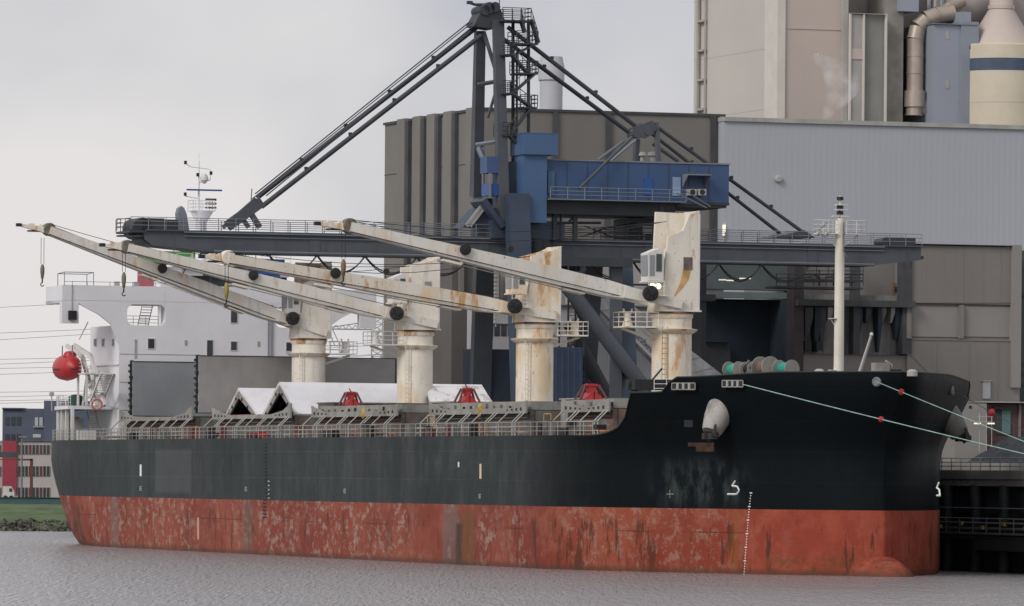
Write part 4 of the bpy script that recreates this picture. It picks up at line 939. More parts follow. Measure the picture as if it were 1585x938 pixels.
for z in (ztop-7.6, ztop-11.5, ztop-15): m = MB(); m.box(fa_-.3, fa_+.3, -.75, -.3, z, z+.05); m.tube((fa_, -.7, z), (fa_, -.35, z-.5), .03, n=4); SHIP.part(m, 'mast_step', m_trim, fm)
for b in (-1.9, -1.2): m = MB(); m.lathe((fa_+.6, b, zp-.05), [(.12, 0), (.2, .2), (.1, .3)], 8, (0, -1, 0)); SHIP.part(m, 'mast_lamp', m_stay, fm)
# ---- forecastle deck gear
def drum(px, py, r_, b, mt, wd=.55, flange=m_coam):
    c = Vector(at_b(px, py, b)); t = MB(); t.lathe(c-Vector((wd/2, 0, 0)), [(r_*.72, 0), (r_*.72, wd)], 18, (1, .25, 0)); w_ = SHIP.part(t, 'mooring_winch', mt)
    for o_ in (-wd/2-.05, wd/2): t = MB(); t.lathe(c+Vector((o_, o_*.25, 0)), [(r_, 0), (r_, .07)], 22, (1, .25, 0)); SHIP.part(t, 'winch_flange', flange, w_)
    t = MB(); t.beam(c, (c.x, c.y, 13.2), .5, .4); SHIP.part(t, 'winch_foot', m_coamd, w_)
drum(1136, 572, .62, -6, m_teal, 1.2); drum(1160, 571, .55, -6, m_black, .9); drum(1185, 569, .85, -6, m_coamd, 1.2); drum(1216, 571, .68, -6, m_teal, 1.5)
m = MB()
for k in range(14): x = 1145+k*2.6; c = Vector(at_b(x, 572+4*math.sin(k*1.7), -6.2)); m.tube(c, c+Vector((.2, .3, .5*math.cos(k*2.1))), .12, n=5)
SHIP.part(m, 'rope_heap', m_coamd, kind='stuff')
p0 = Vector(at_b(1331, 576, 1)); p1 = Vector(at_b(1349, 518, 1)); m = MB(); m.tube((p0.x, p0.y, 13.2), p0, .2, n=8); m.tube(p0, p1, .15, .1, n=8); m.lathe(p1, [(.02, -.15), (.14, -.05), (.14, .1), (.02, .18)], 8); dv = SHIP.part(m, 'stores_davit', m_trim)
m = MB(); c = at_b(1363, 571, 0); m.cbox(c, (1.0, 1.1, .9)); m.path([(c[0], c[1]+.7, c[2]-.6), (c[0], c[1]+.9, c[2]+.3), (c[0], c[1]+.4, c[2]+.6)], .1, 5); SHIP.part(m, 'windlass', m_coam)
m = MB(); c = at_b(1382, 575, 1); m.cbox(c, (.6, 1.2, .3)); SHIP.part(m, 'bollard_pair', m_black)
m = MB(); c0 = at_b(1436, 577, 3); c1 = at_b(1405, 546, 3); m.tube(c0, c1, .05, n=4); SHIP.part(m, 'jack_staff', m_dark)
for x, y in ((1268, 575), (1412, 576)): m = MB(); m.lathe(Vector(at_b(x, y, 0)), [(.4, -.3), (.4, .05), (.2, .2)], 10); SHIP.part(m, 'mushroom_vent', m_stay)
m = MB(); c = at_b(985, 600, -11.5); m.cbox((c[0], -9, 14.3), (2, 6, .8)); m.lathe((c[0], -12, 14.2), [(.4, 0), (.4, .5)], 10, (0, 1, 0)); SHIP.part(m, 'deck_winch', m_dark)
m = MB(); c = at_b(1005, 575, -6); m.path([(c[0], -6, 13.2), (c[0], -6, 14.6), (c[0]+.2, -5, 15.8)], .08, 5); SHIP.part(m, 'vent_pipe', m_dark)
# ---- mooring lines with rat guards
def line(p, q, r, m_, label, sag=.5, guard=None, gr=.3):
    p, q = Vector(p), Vector(q); t = Thing('mooring_line', tuple(p), label, 'mooring line'); m = MB(); P = []
    for i in range(25): k = i/24; P.append(p*(1-k)+q*k-Vector((0, 0, sag*4*k*(1-k))))
    m.path(P, r, 6); t.part(m, 'rope', m_)
    for gx in (guard or []):
        k = gx; c = p*(1-k)+q*k-Vector((0, 0, sag*4*k*(1-k))); m = MB(); d = (q-p).normalized(); m.lathe(c, [(.06, -.1), (gr, 0), (gr*.96, .04), (.06, .12)], 14, d*.7+Vector((.94, -.33, .1))); t.part(m, 'rat_guard', m_red)
def ext(px0, py0, px1, py1, px): return at_b(px, py0+(py1-py0)/(px1-px0)*(px-px0), 18.2)
E1 = ext(1150, 595, 1585, 697, 2120); line(LINE1, E1, .036, m_rope, 'long pale green mooring line running from the near bow fairlead down across the black bow', .25, [.235], .22)
E2 = ext(1357, 592, 1585, 682, 1960); line(LINE2, E2, .032, m_rope, 'pale mooring line from the round bow chock towards the quay', .1, [.065], .24)
E3 = ext(1480, 592, 1585, 656, 1712); line(LINE3, E3, .028, m_rope2, 'thin dark mooring line with a round red rat guard, from the far bow', .1, [.25], .3)
for c in (E1, E2, E3):
    m = MB(); zq = 7.5 if c[2] > 6.5 else c[2]-.5
    m.lathe((c[0], c[1], zq), [(.35, 0), (.25, .3), (.25, .6), (.42, .7), (.4, .85), (.05, .9)], 14); single(m, 'quay_bollard', m_black, (c[0], c[1], zq), {0: 'black bollard low on the quay at the end of the long pale green line', 1: 'black bollard on the quay at the end of the line from the round chock', 2: 'black bollard on the quay at the end of the thin dark line'}[(E1, E2, E3).index(c)], 'bollard', 'bollards on the quay holding the bow lines')

# ================================================================== QUAY UNLOADER
AC = -115.0
def q_(px, py, d=0.): return Vector(at_a(px, py, AC+d))
bl_, br_ = q_(190, 370), q_(1412, 395); GT, GB_ = 30.0, 28.15
base = (AC, q_(775, 600).y, 7.5)
UL = Thing('ship_unloader', base, 'huge blue grey bridge crane with tall tower and blue machine house behind the ship', 'quay crane')
m = MB(); b0, b1 = bl_.y+1.3, br_.y
m.prism([(AC-2.2, b0+1.0, GB_+.5), (AC-2.2, b0+.2, GB_+1.0), (AC-2.2, b0, GT), (AC-2.2, b1, GT), (AC-2.2, b1, GB_+.6), (AC-2.2, b1-5, GB_), (AC-2.2, b0+7, GB_)], (4.4, 0, 0))
m.box(AC-2.5, AC+2.5, b0+.3, b1, GT, GT+.12); m.box(AC-2.45, AC+2.45, b0+7, b1-5, GB_-.1, GB_)
for k in range(16): b = b0+3+k*5; m.box(AC+2.2, AC+2.24, b, b+.14, GB_, GT)
gird = UL.part(m, 'bridge_girder', m_steel)
for b in (b0+17, b0+34, b0+51, b0+68):
    m = MB(); m.box(AC+2.2, AC+2.26, b-.5, b+.5, GB_+.1, GT-.1); UL.part(m, 'splice_plate', m_steel, gird)
m = MB(); m.box(AC+2.2, AC+2.55, b0+4, b1-4, GT-.12, GT-.02); m.box(AC+2.2, AC+2.4, b0+7, b1-5, GB_+.02, GB_+.14); m.tube((AC+2.35, b0+4, GT-.45), (AC+2.35, b1-4, GT-.45), .05, n=5); UL.part(m, 'girder_flange', m_galv, gird)
for dd in (2.4, -2.4):
    m = MB(); m.rail([(AC+dd, b0-1.2, GT+.12), (AC+dd, b1, GT+.12)], 1.15, 1.7, .04); UL.part(m, 'railing', m_galv, gird)
m = MB(); m.box(AC-2.4, AC+2.4, b0-1.3, b0+.4, GT-.2, GT); m.rail([(AC-2.4, b0-1.3, GT), (AC+2.4, b0-1.3, GT)], 1.15, 1.5, .04); m.path([(AC+1.5, b0-1.2, GT-.3), (AC+1.5, b0+1, GB_+1)], .07, 4); m.box(AC+1, AC+2.3, b0-2.2, b0, GT-.6, GT-.45); UL.part(m, 'tip_platform', m_steeld, gird)
c = q_(211, 355); m = MB(); m.lathe((AC-1.8, c.y+.1, GT+.25), [(.95, 0), (1.0, .1), (1.0, 3.6), (.95, 3.7)], 20, (1, 0, 0)); m.box(AC-1.5, AC+1.9, c.y, c.y+2.2, GT, GT+1.2); m.box(AC-1.2, AC+2.0, b0, b0+2.2, GB_+.6, GT); UL.part(m, 'tip_sheave_housing', m_steeld, gird)
m = MB(); c = q_(274, 345); m.prism([(AC+1.2, c.y-.45, GT+.1), (AC+1.2, c.y+.6, GT+.1), (AC+1.2, c.y+.35, GT+1.6), (AC+1.2, c.y+.1, GT+2.2), (AC+1.2, c.y-.15, GT+2.4), (AC+1.2, c.y-.42, GT+2.2), (AC+1.2, c.y-.55, GT+1.7)], (.9, 0, 0)); UL.part(m, 'rounded_hood', m_galv, gird)
m = MB(); c = q_(258, 352); m.box(AC+1, AC+2, c.y-.5, c.y+.6, GT+.1, GT+1.1); UL.part(m, 'rope_housing', m_steeld, gird)
# festoon cables slung under the girder
fz = GB_-.15; pts_b = [q_(x, 400).y for x in (405, 480, 554, 634, 715)]+[q_(x, 400).y for x in (900, 968, 1030, 1100, 1166, 1240)]
for i, (u0, u1) in enumerate(zip(pts_b, pts_b[1:])):
    if i == 4: continue
    m = MB()
    for off in (0, .25):
        P = [(AC+2.3-off, u0+(u1-u0)*t/10, fz-(1.55+off*.6)*4*(t/10)*(1-t/10)) for t in range(11)]; m.path(P, .06, 4)
    m.cbox((AC+2.2, u0, fz), (.4, .35, .3)); UL.part(m, 'festoon_cable', m_black, gird)
# trolley with the operator's cab
c0, c1 = q_(386, 388), q_(423, 431); m = MB(); m.box(AC-.3, AC+2.2, c0.y, c1.y, c1.z, GB_-1.3); m.box(AC-1.5, AC+2, c0.y-.8, c1.y+.5, GB_-1.4, GB_-.6); cab = UL.part(m, 'operator_cab', m_cab)
m = MB(); m.box(AC+2.2, AC+2.26, c0.y+.3, c1.y-.3, c1.z+.3, c1.z+1.0); UL.part(m, 'cab_window', m_cab, cab)
m = MB(); m.box(AC+.5, AC+2.2, c0.y-3.1, c0.y, c1.z+.9, c1.z+1.0); m.rail([(AC+2.1, c0.y-3.1, c1.z+1), (AC+2.1, c0.y, c1.z+1)], 1.2, 1.2, .04); m.tube((AC+2, c0.y-1.6, c1.z+1), (AC+2, c0.y-1.6, GB_), .06, n=4); m.tube((AC+2, c0.y-2.6, c1.z+1), (AC+2, c0.y-1.6, GB_), .06, n=4); m.cbox((AC+1.5, c1.y+.3, c1.z+.7), (.8, .6, .7)); UL.part(m, 'cab_walkway', m_steeld, cab)
c = q_(315, 420); m = MB(); m.lathe((AC+1, c.y, c.z-.5), [(.35, 0), (.42, .9), (.3, 1.1)], 10); UL.part(m, 'hanging_lamp', m_dark, cab)
# legs: near frame (towards the bow) and far frame
DN, DF = 6.8, -7.2
BS = base[1]+.2; BL = q_(975, 560, DN).y; BLF = BL
def leg(p, q, w_, h_, name='leg', mt=m_steel): m = MB(); m.beam(p, q, w_, h_); return UL.part(m, name, mt)
leg((AC+DN, BS, 7.5), (AC+4.2, BS-.2, GB_+6), 2.0, 1.6, mt=m_navy); leg((AC+DF, BS, 7.5), (AC-4.6, BS-.2, GB_+6), 1.9, 1.0)
leg((AC+DN, BL, 7.5), (AC+4.0, BL, GB_), 2.0, 1.3, mt=m_navy); leg((AC+DF, BL, 7.5), (AC-4.0, BL, GB_), 1.9, 1.3)
m = MB(); m.box(AC+DN-.8, AC+DN-.3, BL-1.8, BL-.7, 7.5, GB_); UL.part(m, 'leg_flange', m_steel)
for b in (BS, BL): m = MB(); m.box(AC+DF-1, AC+DN+1, b-.7, b+.7, 8.3, 9.9); UL.part(m, 'sill_beam', m_steeld)
for d in (DN, DF): m = MB(); m.box(AC+d-.5, AC+d+.5, BS, BL, 27.3, GB_); UL.part(m, 'portal_beam', m_steeld)
# big tubular braces
m = MB(); m.tube(q_(876, 440, DN), q_(1010, 618, DN), .75, n=12); UL.part(m, 'tube_brace', m_steel)
m = MB(); m.tube(q_(880, 500, DF+3), q_(955, 640, DF+3), .65, n=12); UL.part(m, 'tube_brace', m_steeld)
# stair tower between the legs, lattice
m = MB(); x0, x1 = q_(872, 400, 2).y, q_(897, 400, 2).y
for b in (x0, x1):
    for a in (AC+1, AC+3.5): m.tube((a, b, 9), (a, b, GB_), .1, n=4)
z = 9; s_ = 1
while z < GB_-3: m.beam((AC+3.5, x0 if s_ > 0 else x1, z), (AC+3.5, x1 if s_ > 0 else x0, z+2.6), .8, .2); m.rail([(AC+3.5, x0, z), (AC+3.5, x1, z)], 1, 1, .03); z += 2.6; s_ = -s_
UL.part(m, 'stair_tower', m_steeld)
# tower above the bridge: A-frame
AP = q_(757, 14); apz = AP.z
for dd, x_top, x_bot, yt, yb, w_ in ((2.2, 771, 779, 32, 345, 1.0), (-2.2, 743, 737, 48, 305, .95)):
    p = q_(x_top, yt, dd*.6); q = q_(x_bot, yb, DN*.45 if dd > 0 else DF*.5); m = MB(); m.beam(p, q, w_, .75, w_, 1.25 if dd < 0 else 1.0); UL.part(m, 'tower_leg', m_steel)
m = MB(); m.prism([q_(733, 40, 1), q_(748, 12, 1), (q_(775, 14, 1)), q_(783, 34, 1), q_(765, 45, 1)], (-2.4, 0, 0)); m.lathe(q_(757, 12, 1), [(.55, -2.6), (.55, .2)], 12, (1, 0, 0)); m.lathe(q_(766, 11, 1), [(.5, -2.6), (.5, .2)], 12, (1, 0, 0)); m.lathe(q_(750, 16, 1), [(.5, -2.6), (.5, .2)], 12, (1, 0, 0)); hd = UL.part(m, 'tower_head', m_steeld)
m = MB(); m.path([q_(748, 7), q_(735, 7), q_(724, 3)], .14, 5); m.cbox(q_(727, 4), (.4, .5, .3)); m.tube(q_(773, 10), q_(773, -8), .05, n=4); UL.part(m, 'head_beacon_arm', m_steeld, hd)
def strut(p, q, r=.16, mt=m_steel, name='tower_brace'): m = MB(); m.tube(p, q, r, n=6); UL.part(m, name, mt)
strut(q_(740, 131, -1), q_(774, 125, 1), .22); strut(q_(737, 224, -1), q_(776, 218, 1), .22, m_galv); strut(q_(749, 50), q_(770, 118, 1), .2); strut(q_(768, 140), q_(755, 182, 0), .16); strut(q_(740, 228), q_(757, 268, 1), .25, m_galv); strut(q_(748, 228), q_(748, 300), .16, m_galv)
# navy core of the tower, beside the shafts
m = MB(); p, q = q_(776, 252), q_(808, 318); m.box(AC-2.5, AC+2.5, p.y, q.y, q.z-2.2, p.z); m.box(AC-3, AC+3, q_(745, 345).y, q_(858, 345).y, GT, GT+1.7); UL.part(m, 'tower_housing', m_navy)
m = MB(); m.beam(q_(740, 310, 2), q_(770, 352, 2), 3.6, .5); m.prism([q_(716, 352, 2), q_(742, 322, 2), q_(772, 322, 2), q_(772, 352, 2)], (-3, 0, 0)); ch = UL.part(m, 'chute', m_navy)
for o_ in (0, 5): m = MB(); m.beam(q_(722+o_, 350, 2.3), q_(748+o_, 316, 2.3), .2, .35); UL.part(m, 'chute_rail', m_stay, ch)
m = MB(); p, q = q_(756, 284, 3), q_(774, 303, 3); m.box(AC+1, AC+3, p.y, q.y, q.z, p.z); UL.part(m, 'small_blue_cab', m_cab)
m = MB(); p, q = q_(754, 242, 3), q_(773, 268, 3); m.box(AC+1, AC+3, p.y, q.y, q.z, p.z); UL.part(m, 'small_blue_cab', m_blue)
m = MB(); p, q = q_(757, 268, 3.1), q_(760, 305, 3.1); m.box(AC+3, AC+3.2, p.y, q.y, q.z, p.z); UL.part(m, 'cab_post', m_galv)
# blue lift shaft and its head
for (xa, ya, xb, yb, d0, d1, nm, mt) in ((811, 240, 846, 345, 1, 4.6, 'lift_shaft', m_blue2), (811, 206, 864, 240, 1, 5.0, 'lift_head', m_blue2)):
    p, q = q_(xa, ya, d1), q_(xb, yb, d1); m = MB(); m.box(AC+d0, AC+d1, p.y, q.y, q.z, p.z); m.box(AC+d0-.02, AC+d1+.03, p.y-.03, q.y+.03, p.z-.02, p.z+.08); UL.part(m, nm, mt)
m = MB(); p, q = q_(847, 265, 4), q_(857, 300, 4); m.box(AC+3, AC+4.2, p.y, q.y, q.z, p.z); UL.part(m, 'duct_box', m_blue2)
# machine house
p, q = q_(846, 248, 4), q_(1128, 318, 4); m = MB(); m.box(AC-5, AC+4, p.y, q.y, q.z+.05, p.z)
mhz0, mhz1 = q.z, p.z
mh = UL.part(m, 'machine_house', m_blue)
m = MB(); m.box(AC-5.1, AC+4.1, p.y, q.y+.1, mhz1, mhz1+.14); UL.part(m, 'roof_edge', m_galv, mh)
for k in range(1, 9):
    bb = p.y+(q.y-p.y)*k/9; m = MB(); m.box(AC+4, AC+4.03, bb-.04, bb+.04, mhz0+.25, mhz1); UL.part(m, 'wall_seam', m_navy, mh)
m = MB(); m.box(AC-5, AC+3.9, p.y, q.y-5.5, mhz0-1.2, mhz0+1.0); m.box(AC-5.05, AC+4.06, p.y, q.y+.05, mhz0, mhz0+.25) ; m.box(AC-5, AC+3.9, q.y-5.4, q.y-.2, mhz0-.25, mhz0); UL.part(m, 'machine_house_floor', m_steeld)
for (xa, ya, xb, yb, mt, nm) in ((997, 275, 1010, 302, m_cab, 'door'), (1041, 274, 1053, 303, mat('pale_blue_door_paint', (.25, .33, .48), .5), 'door')):
    p, q = q_(xa, ya, 4), q_(xb, yb, 4); m = MB(); m.box(AC+4, AC+4.07, p.y, q.y, q.z, p.z); dr = UL.part(m, nm, mt, mh)
m = MB(); p, q = q_(1056, 272, 4), q_(1092, 276, 4); m.box(AC+4, AC+5.6, p.y, q.y, p.z, p.z+.12); m.prism([(AC+4.0, p.y, p.z), (AC+5.5, p.y, p.z), (AC+4, p.y, p.z-1.2)], (0, .1, 0)); m.prism([(AC+4.0, q.y, p.z), (AC+5.5, q.y, p.z), (AC+4, q.y, p.z-1.2)], (0, -.1, 0)); UL.part(m, 'canopy', m_galv, mh)
for x in (1061, 1076):
    p, q = q_(x, 293, 4), q_(x+12, 303, 4); m = MB(); m.box(AC+4.1, AC+4.9, p.y, q.y, q.z, p.z); ac_ = UL.part(m, 'air_conditioner', m_stay, mh); m = MB(); m.lathe((AC+4.88, (p.y+q.y)/2, (p.z+q.z)/2), [(.27, 0), (.27, .05)], 14, (1, 0, 0)); UL.part(m, 'fan', m_dark, mh)
for x in (993, 1010): m = MB(); m.lathe(q_(x, 249, 0), [(.3, -.2), (.3, .4), (.55, .5), (.4, .8), (.1, .9)], 12); UL.part(m, 'roof_vent', m_stay, mh)
m = MB(); zw = q_(950, 300, 5).z-.6; p, q = q_(850, 300, 5), q_(1060, 300, 5); m.box(AC+4, AC+5.4, p.y, q.y, zw-.1, zw); m.rail([(AC+5.4, p.y, zw), (AC+5.4, q.y, zw), ], 1.1, 1.7, .045); m.tube(q_(1048, 299, 5.4), q_(1094, 322, 5.4), .07, n=4); m.tube(q_(1060, 295, 5.4), q_(1100, 320, 5.4), .05, n=4); UL.part(m, 'gallery', m_galv, mh)
# trusswork and machinery between girder and machine house
m = MB()
for xx in (858, 890): m.beam(q_(xx, 330, 3), q_(xx, 372, 3), .4, .4)
for (xa, ya, xb, yb) in ((855, 300, 890, 335), (890, 300, 855, 335), (890, 300, 925, 330), (868, 312, 868, 372), (860, 345, 930, 345), (900, 320, 880, 345)): m.tube(q_(xa, ya, 3), q_(xb, yb, 3), .13, n=5)
m.rail([q_(930, 372, 2.5), q_(1010, 372, 2.5)], 1.2, 1.4, .045); UL.part(m, 'truss', m_steeld)
m = MB(); m.tube(q_(880, 328, 3), q_(1025, 330, 3), .42, n=10); UL.part(m, 'beam_tube', m_steel)
m = MB(); p, q = q_(972, 338, 2), q_(1015, 372, 2); m.box(AC-2, AC+2, p.y, q.y, GT+.2, p.z); m.box(AC+2, AC+2.1, p.y+.3, q.y-1.4, GT+.8, p.z-.6); hw = UL.part(m, 'trolley_winch_house', m_steeld)
m = MB(); p, q = q_(995, 350, 2.2), q_(1010, 362, 2.2); m.box(AC+2, AC+2.15, p.y, q.y, q.z, p.z); UL.part(m, 'panel', m_stay, hw)
m = MB(); m.path([q_(905, 365, 2.5), q_(940, 352, 2.5), q_(985, 345, 2.5)], .06, 4); m.path([q_(905, 350, 2.5), q_(950, 368, 2.5), q_(980, 370, 2.5)], .05, 4); UL.part(m, 'slack_cable', m_black)
for x in (812, 830, 842): m = MB(); m.lathe(q_(x, 372, 2), [(.8, -1.2), (.85, 0), (.6, 1.4), (.1, 1.7)], 14); UL.part(m, 'rope_drum_cover', m_steeld)
for x0, x1, y0, y1 in ((820, 850, 358, 398), (862, 875, 375, 405)): m = MB(); p, q = q_(x0, y0, 1), q_(x1, y1, 1); m.box(AC-1, AC+1, p.y, q.y, q.z, p.z); UL.part(m, 'machinery_block', m_navy)
# stays
def stay(p, q, r, n_lug=0, name='stay'):
    m = MB(); m.tube(p, q, r, n=8); s = UL.part(m, name, m_steeld)
    for k in range(n_lug):
        m = MB(); c = p+(q-p)*((k+1)/(n_lug+1)); m.cbox(c+Vector((0, 0, r+.12)), (.25, .3, .3)); UL.part(m, 'lug', m_steeld, s)
stay(q_(738, 42, -1.2), q_(398, 306, -2), .24, 4); stay(q_(745, 55, 1.6), q_(405, 320, 2), .24, 4)
stay(q_(744, 20, -1), q_(395, 300, -2), .06); stay(q_(738, 36, 1), q_(412, 303, 2), .06); stay(q_(747, 22, 0), q_(390, 308, 0), .05)
m = MB()
for dd in (-2, 2):
    m.beam(q_(405, 312, dd), q_(352, 350, dd), .5, 1.0); m.beam(q_(396, 308, dd), q_(345, 352, dd), .35, .35); m.beam(q_(388, 330, dd), q_(402, 352, dd), .4, .5); m.tube(q_(388, 318, dd), q_(390, 292, dd), .05, n=4); m.beam(q_(372, 334, dd), q_(385, 352, dd), .3, .4)
m.tube(q_(400, 312, -2), q_(400, 312, 2), .3, n=8); m.tube(q_(372, 330, -2), q_(372, 330, 2), .2, n=6); UL.part(m, 'stay_bracket', m_steel)
ND = q_(990, 206)
stay(q_(786, 42, 1.8), q_(990, 200, 2), .22, 2); stay(q_(776, 58, -1.8), q_(975, 206, -2), .22, 2)
stay(q_(1000, 200, -2), q_(1212, 365, -2), .18, 2); stay(q_(1008, 190, 2), q_(1255, 368, 2), .18, 3)
m = MB(); m.lathe(ND, [(.4, -2.6), (.45, -2.2), (.45, 2.2), (.4, 2.6)], 12, (1, 0, 0)); m.prism([q_(980, 197, 2.5), q_(1010, 186, 2.5), q_(1018, 200, 2.5), q_(1000, 214, 2.5), q_(984, 212, 2.5)], (-.3, 0, 0)); m.prism([q_(970, 201, -2.5), q_(992, 190, -2.5), q_(1000, 204, -2.5), q_(984, 216, -2.5)], (-.3, 0, 0)); UL.part(m, 'stay_node', m_steel)
strut(q_(1016, 190, 2), q_(1024, 340, 4), .3, m_steel, 'back_mast'); strut(q_(986, 215, 0), q_(984, 250, 0), .35, m_steel, 'back_mast')
strut(q_(978, 212, 4.3), q_(896, 292, 5.0), .15); strut(q_(966, 218, -2), q_(925, 248, -1), .15, m_galv); strut(q_(985, 216, 2), q_(944, 250, 2), .14, m_galv)
strut(q_(1010, 222, -2), q_(1050, 250, -2), .2, m_steel)
m = MB(); m.prism([q_(1195, 368, 2.2), q_(1245, 356, 2.2), q_(1262, 368, 2.2)], (-4.4, 0, 0)); UL.part(m, 'stay_anchor', m_steel)
# stair tower up the mast: landings and flights
lv = [(30, 778, 822), (66, 800, 833), (83, 778, 800), (112, 803, 833), (143, 778, 800), (165, 806, 832), (208, 778, 800)]
stt = MB()
for x in (794, 818): stt.tube(q_(x, 30, 1.5), q_(x, 252, 1.5), .17, n=5)
stt.tube(q_(800, 80, -1), q_(800, 252, -1), .12, n=4)
st_ = UL.part(stt, 'mast_stair_frame', m_steeld)
for (y, xa, xb) in lv:
    p, q = q_(xa, y, 3), q_(xb, y, 3); m = MB(); m.box(AC+.4, AC+3, p.y, q.y, p.z-.15, p.z); m.rail([(AC+3, p.y, p.z), (AC+3, q.y, p.z), (AC+.4, q.y, p.z), (AC+.4, p.y, p.z)], 1.15, .9, .045); UL.part(m, 'stair_landing', m_steeld, st_)
for (xa, ya, xb, yb) in ((822, 30, 833, 66), (806, 30, 812, 50), (832, 66, 800, 83), (790, 83, 815, 112), (830, 112, 795, 143), (790, 143, 820, 165), (822, 165, 790, 208), (786, 208, 815, 240)):
    p, q = q_(xa, ya, 2.6), q_(xb, yb, 2.6); m = MB(); m.beam(p, q, .9, .16); up = Vector((0, 0, 1.0)); m.tube(p+up, q+up, .04, n=4)
    for k in range(5): r0 = p+(q-p)*k/4; m.tube(r0, r0+up, .035, n=4)
    UL.part(m, 'stair_flight', m_steeld, st_)
# blue equipment under the portal
m = MB(); p, q = q_(856, 537, DN-1), q_(902, 622, DN-1); m.box(AC+1, AC+DN-1, p.y, q.y, 8.5, p.z); eb = UL.part(m, 'blue_hopper_box', mat('deep_blue_box_paint', (.03, .055, .11), .6, var=.2))
for k in range(5):
    m = MB(); bb = p.y+.3+k*(q.y-p.y-.6)/4; m.box(AC+DN-1, AC+DN-.85, bb-.08, bb+.08, 8.5, p.z); UL.part(m, 'box_rib', m_navy, eb)
m = MB(); p, q = q_(712, 540, DF), q_(768, 640, DF); m.box(AC+DF-2, AC+DF+1, p.y+1.0, q.y+2, 7.5, p.z); UL.part(m, 'dark_blue_container', mat('dark_blue_container_paint', (.032, .042, .068), .7))
m = MB(); 
for k in range(20): z = 22+k*.4; m.cbox((AC+2, q_(768, 430, 2).y, z), (.35, .35, .28))
m.tube((AC+2, q_(768, 430, 2).y, 21.5), (AC+2, q_(768, 430, 2).y, GB_), .06, n=4); UL.part(m, 'hanging_chain', m_stay)
# back end machinery on the girder
m = MB(); p, q = q_(1370, 372), q_(1408, 372); m.box(AC-1.5, AC+1.5, p.y, q.y, GT+.1, GT+.95); m.lathe((AC, p.y-.4, GT+.5), [(.4, -1), (.4, 1)], 12, (1, 0, 0)); m.box(AC-.5, AC+.5, q.y, q.y+1.3, GT-1.1, GT-.8); UL.part(m, 'end_winch', m_steeld, gird)

# ================================================================== BACKGROUND BUILDINGS
def bldg(name, org, label, cat='building', group=None): return Thing(name, org, label, cat, group)
# ribbed brown building
c0 = at_b(745, 170, 60.); c1 = at_b(596, 195, 60.); A1 = c0[0]; c2 = at_a(1120, 178, A1); ZB = c0[2]
B1 = bldg('ribbed_power_building', (A1, 60, 7.5), 'tall brown windowless building with vertical ribs behind the quay crane')
m = MB(); m.box(c1[0], A1, 60, c2[1], 7.5, ZB); B1.part(m, 'wall', m_concb)
m = MB(); m.box(c1[0]-.2, A1+.2, 59.8, c2[1]+.2, ZB, ZB+.3); B1.part(m, 'parapet', m_col)
for x in (628, 652, 674, 700, 735):
    a = at_b(x, 300, 60.)[0]; m = MB(); m.box(a-1.5, a+1.4, 59.3, 60, 7.5, ZB+.35); B1.part(m, 'pilaster', m_concb)
    m = MB(); m.box(a+1.41, a+2.2, 59.5, 60, 7.5, ZB); B1.part(m, 'joint_strip', m_col)
for x in (858, 940, 1102):
    b = at_a(x, 300, A1)[1]; m = MB(); m.box(A1, A1+.35, b-.3, b+.3, 7.5, ZB); B1.part(m, 'wall_rib', m_col)
m = MB(); b = at_a(1112, 300, A1)[1]; m.box(A1, A1+.5, b, c2[1], 7.5, ZB); B1.part(m, 'corner_strip', m_concb)
for z in (18, 27, 36, 44):
    m = MB(); m.box(A1+.01, A1+.05, 60, c2[1], z, z+.08); m.box(c1[0], A1, 59.95, 60, z, z+.08); B1.part(m, 'cladding_joint', m_col)
# grey blue corrugated hall
A2 = A1+2; d0 = at_a(1121, 181, A2); 
B2 = bldg('corrugated_hall', (A2, d0[1], 7.5), 'long pale grey blue hall of corrugated sheet on the right behind the crane')
m = MB(); m.box(A2-60, A2, d0[1], d0[1]+95, 7.5, d0[2]-.5); B2.part(m, 'wall', m_corr)
m = MB(); m.box(A2-60, A2+.3, d0[1]-.1, d0[1]+95, d0[2]-.5, d0[2]); B2.part(m, 'roof_edge', m_stay)
r_ = MB(); b = d0[1]+.2
prt = None
for k in range(64):
    if prt is None: q = MB(); q.box(A2, A2+.013, 0, .3, 7.5, d0[2]-.5); prt = B2.part(q, 'sheet_rib', m_corr); prt.location = (0, b-0, 0)
    else: o = prt.copy(); COL.objects.link(o); o.parent = B2.o; o.location = (0, b+k*.75, 0)
m = MB(); p = at_a(1120, 357, A2); m.box(A2, A2+.3, p[1]-.15, p[1]+.15, p[2]-.6, p[2]+.7); B2.part(m, 'wall_light', m_lampw)
m = MB(); p = at_a(1204, 277, A2); m.lathe(p, [(.45, 0), (.45, .4), (.3, .5)], 10, (1, 0, 0)); B2.part(m, 'wall_vent', m_stay)
for z in (24, 35): m = MB(); m.box(A2+.15, A2+.2, d0[1], d0[1]+95, z, z+.12); B2.part(m, 'sheet_lap', m_corr)
m = MB(); p = at_a(1535, 376, -140); m.box(p[0]-1, p[0]+1, p[1]-.7, p[1]+.7, p[2], p[2]+.1)
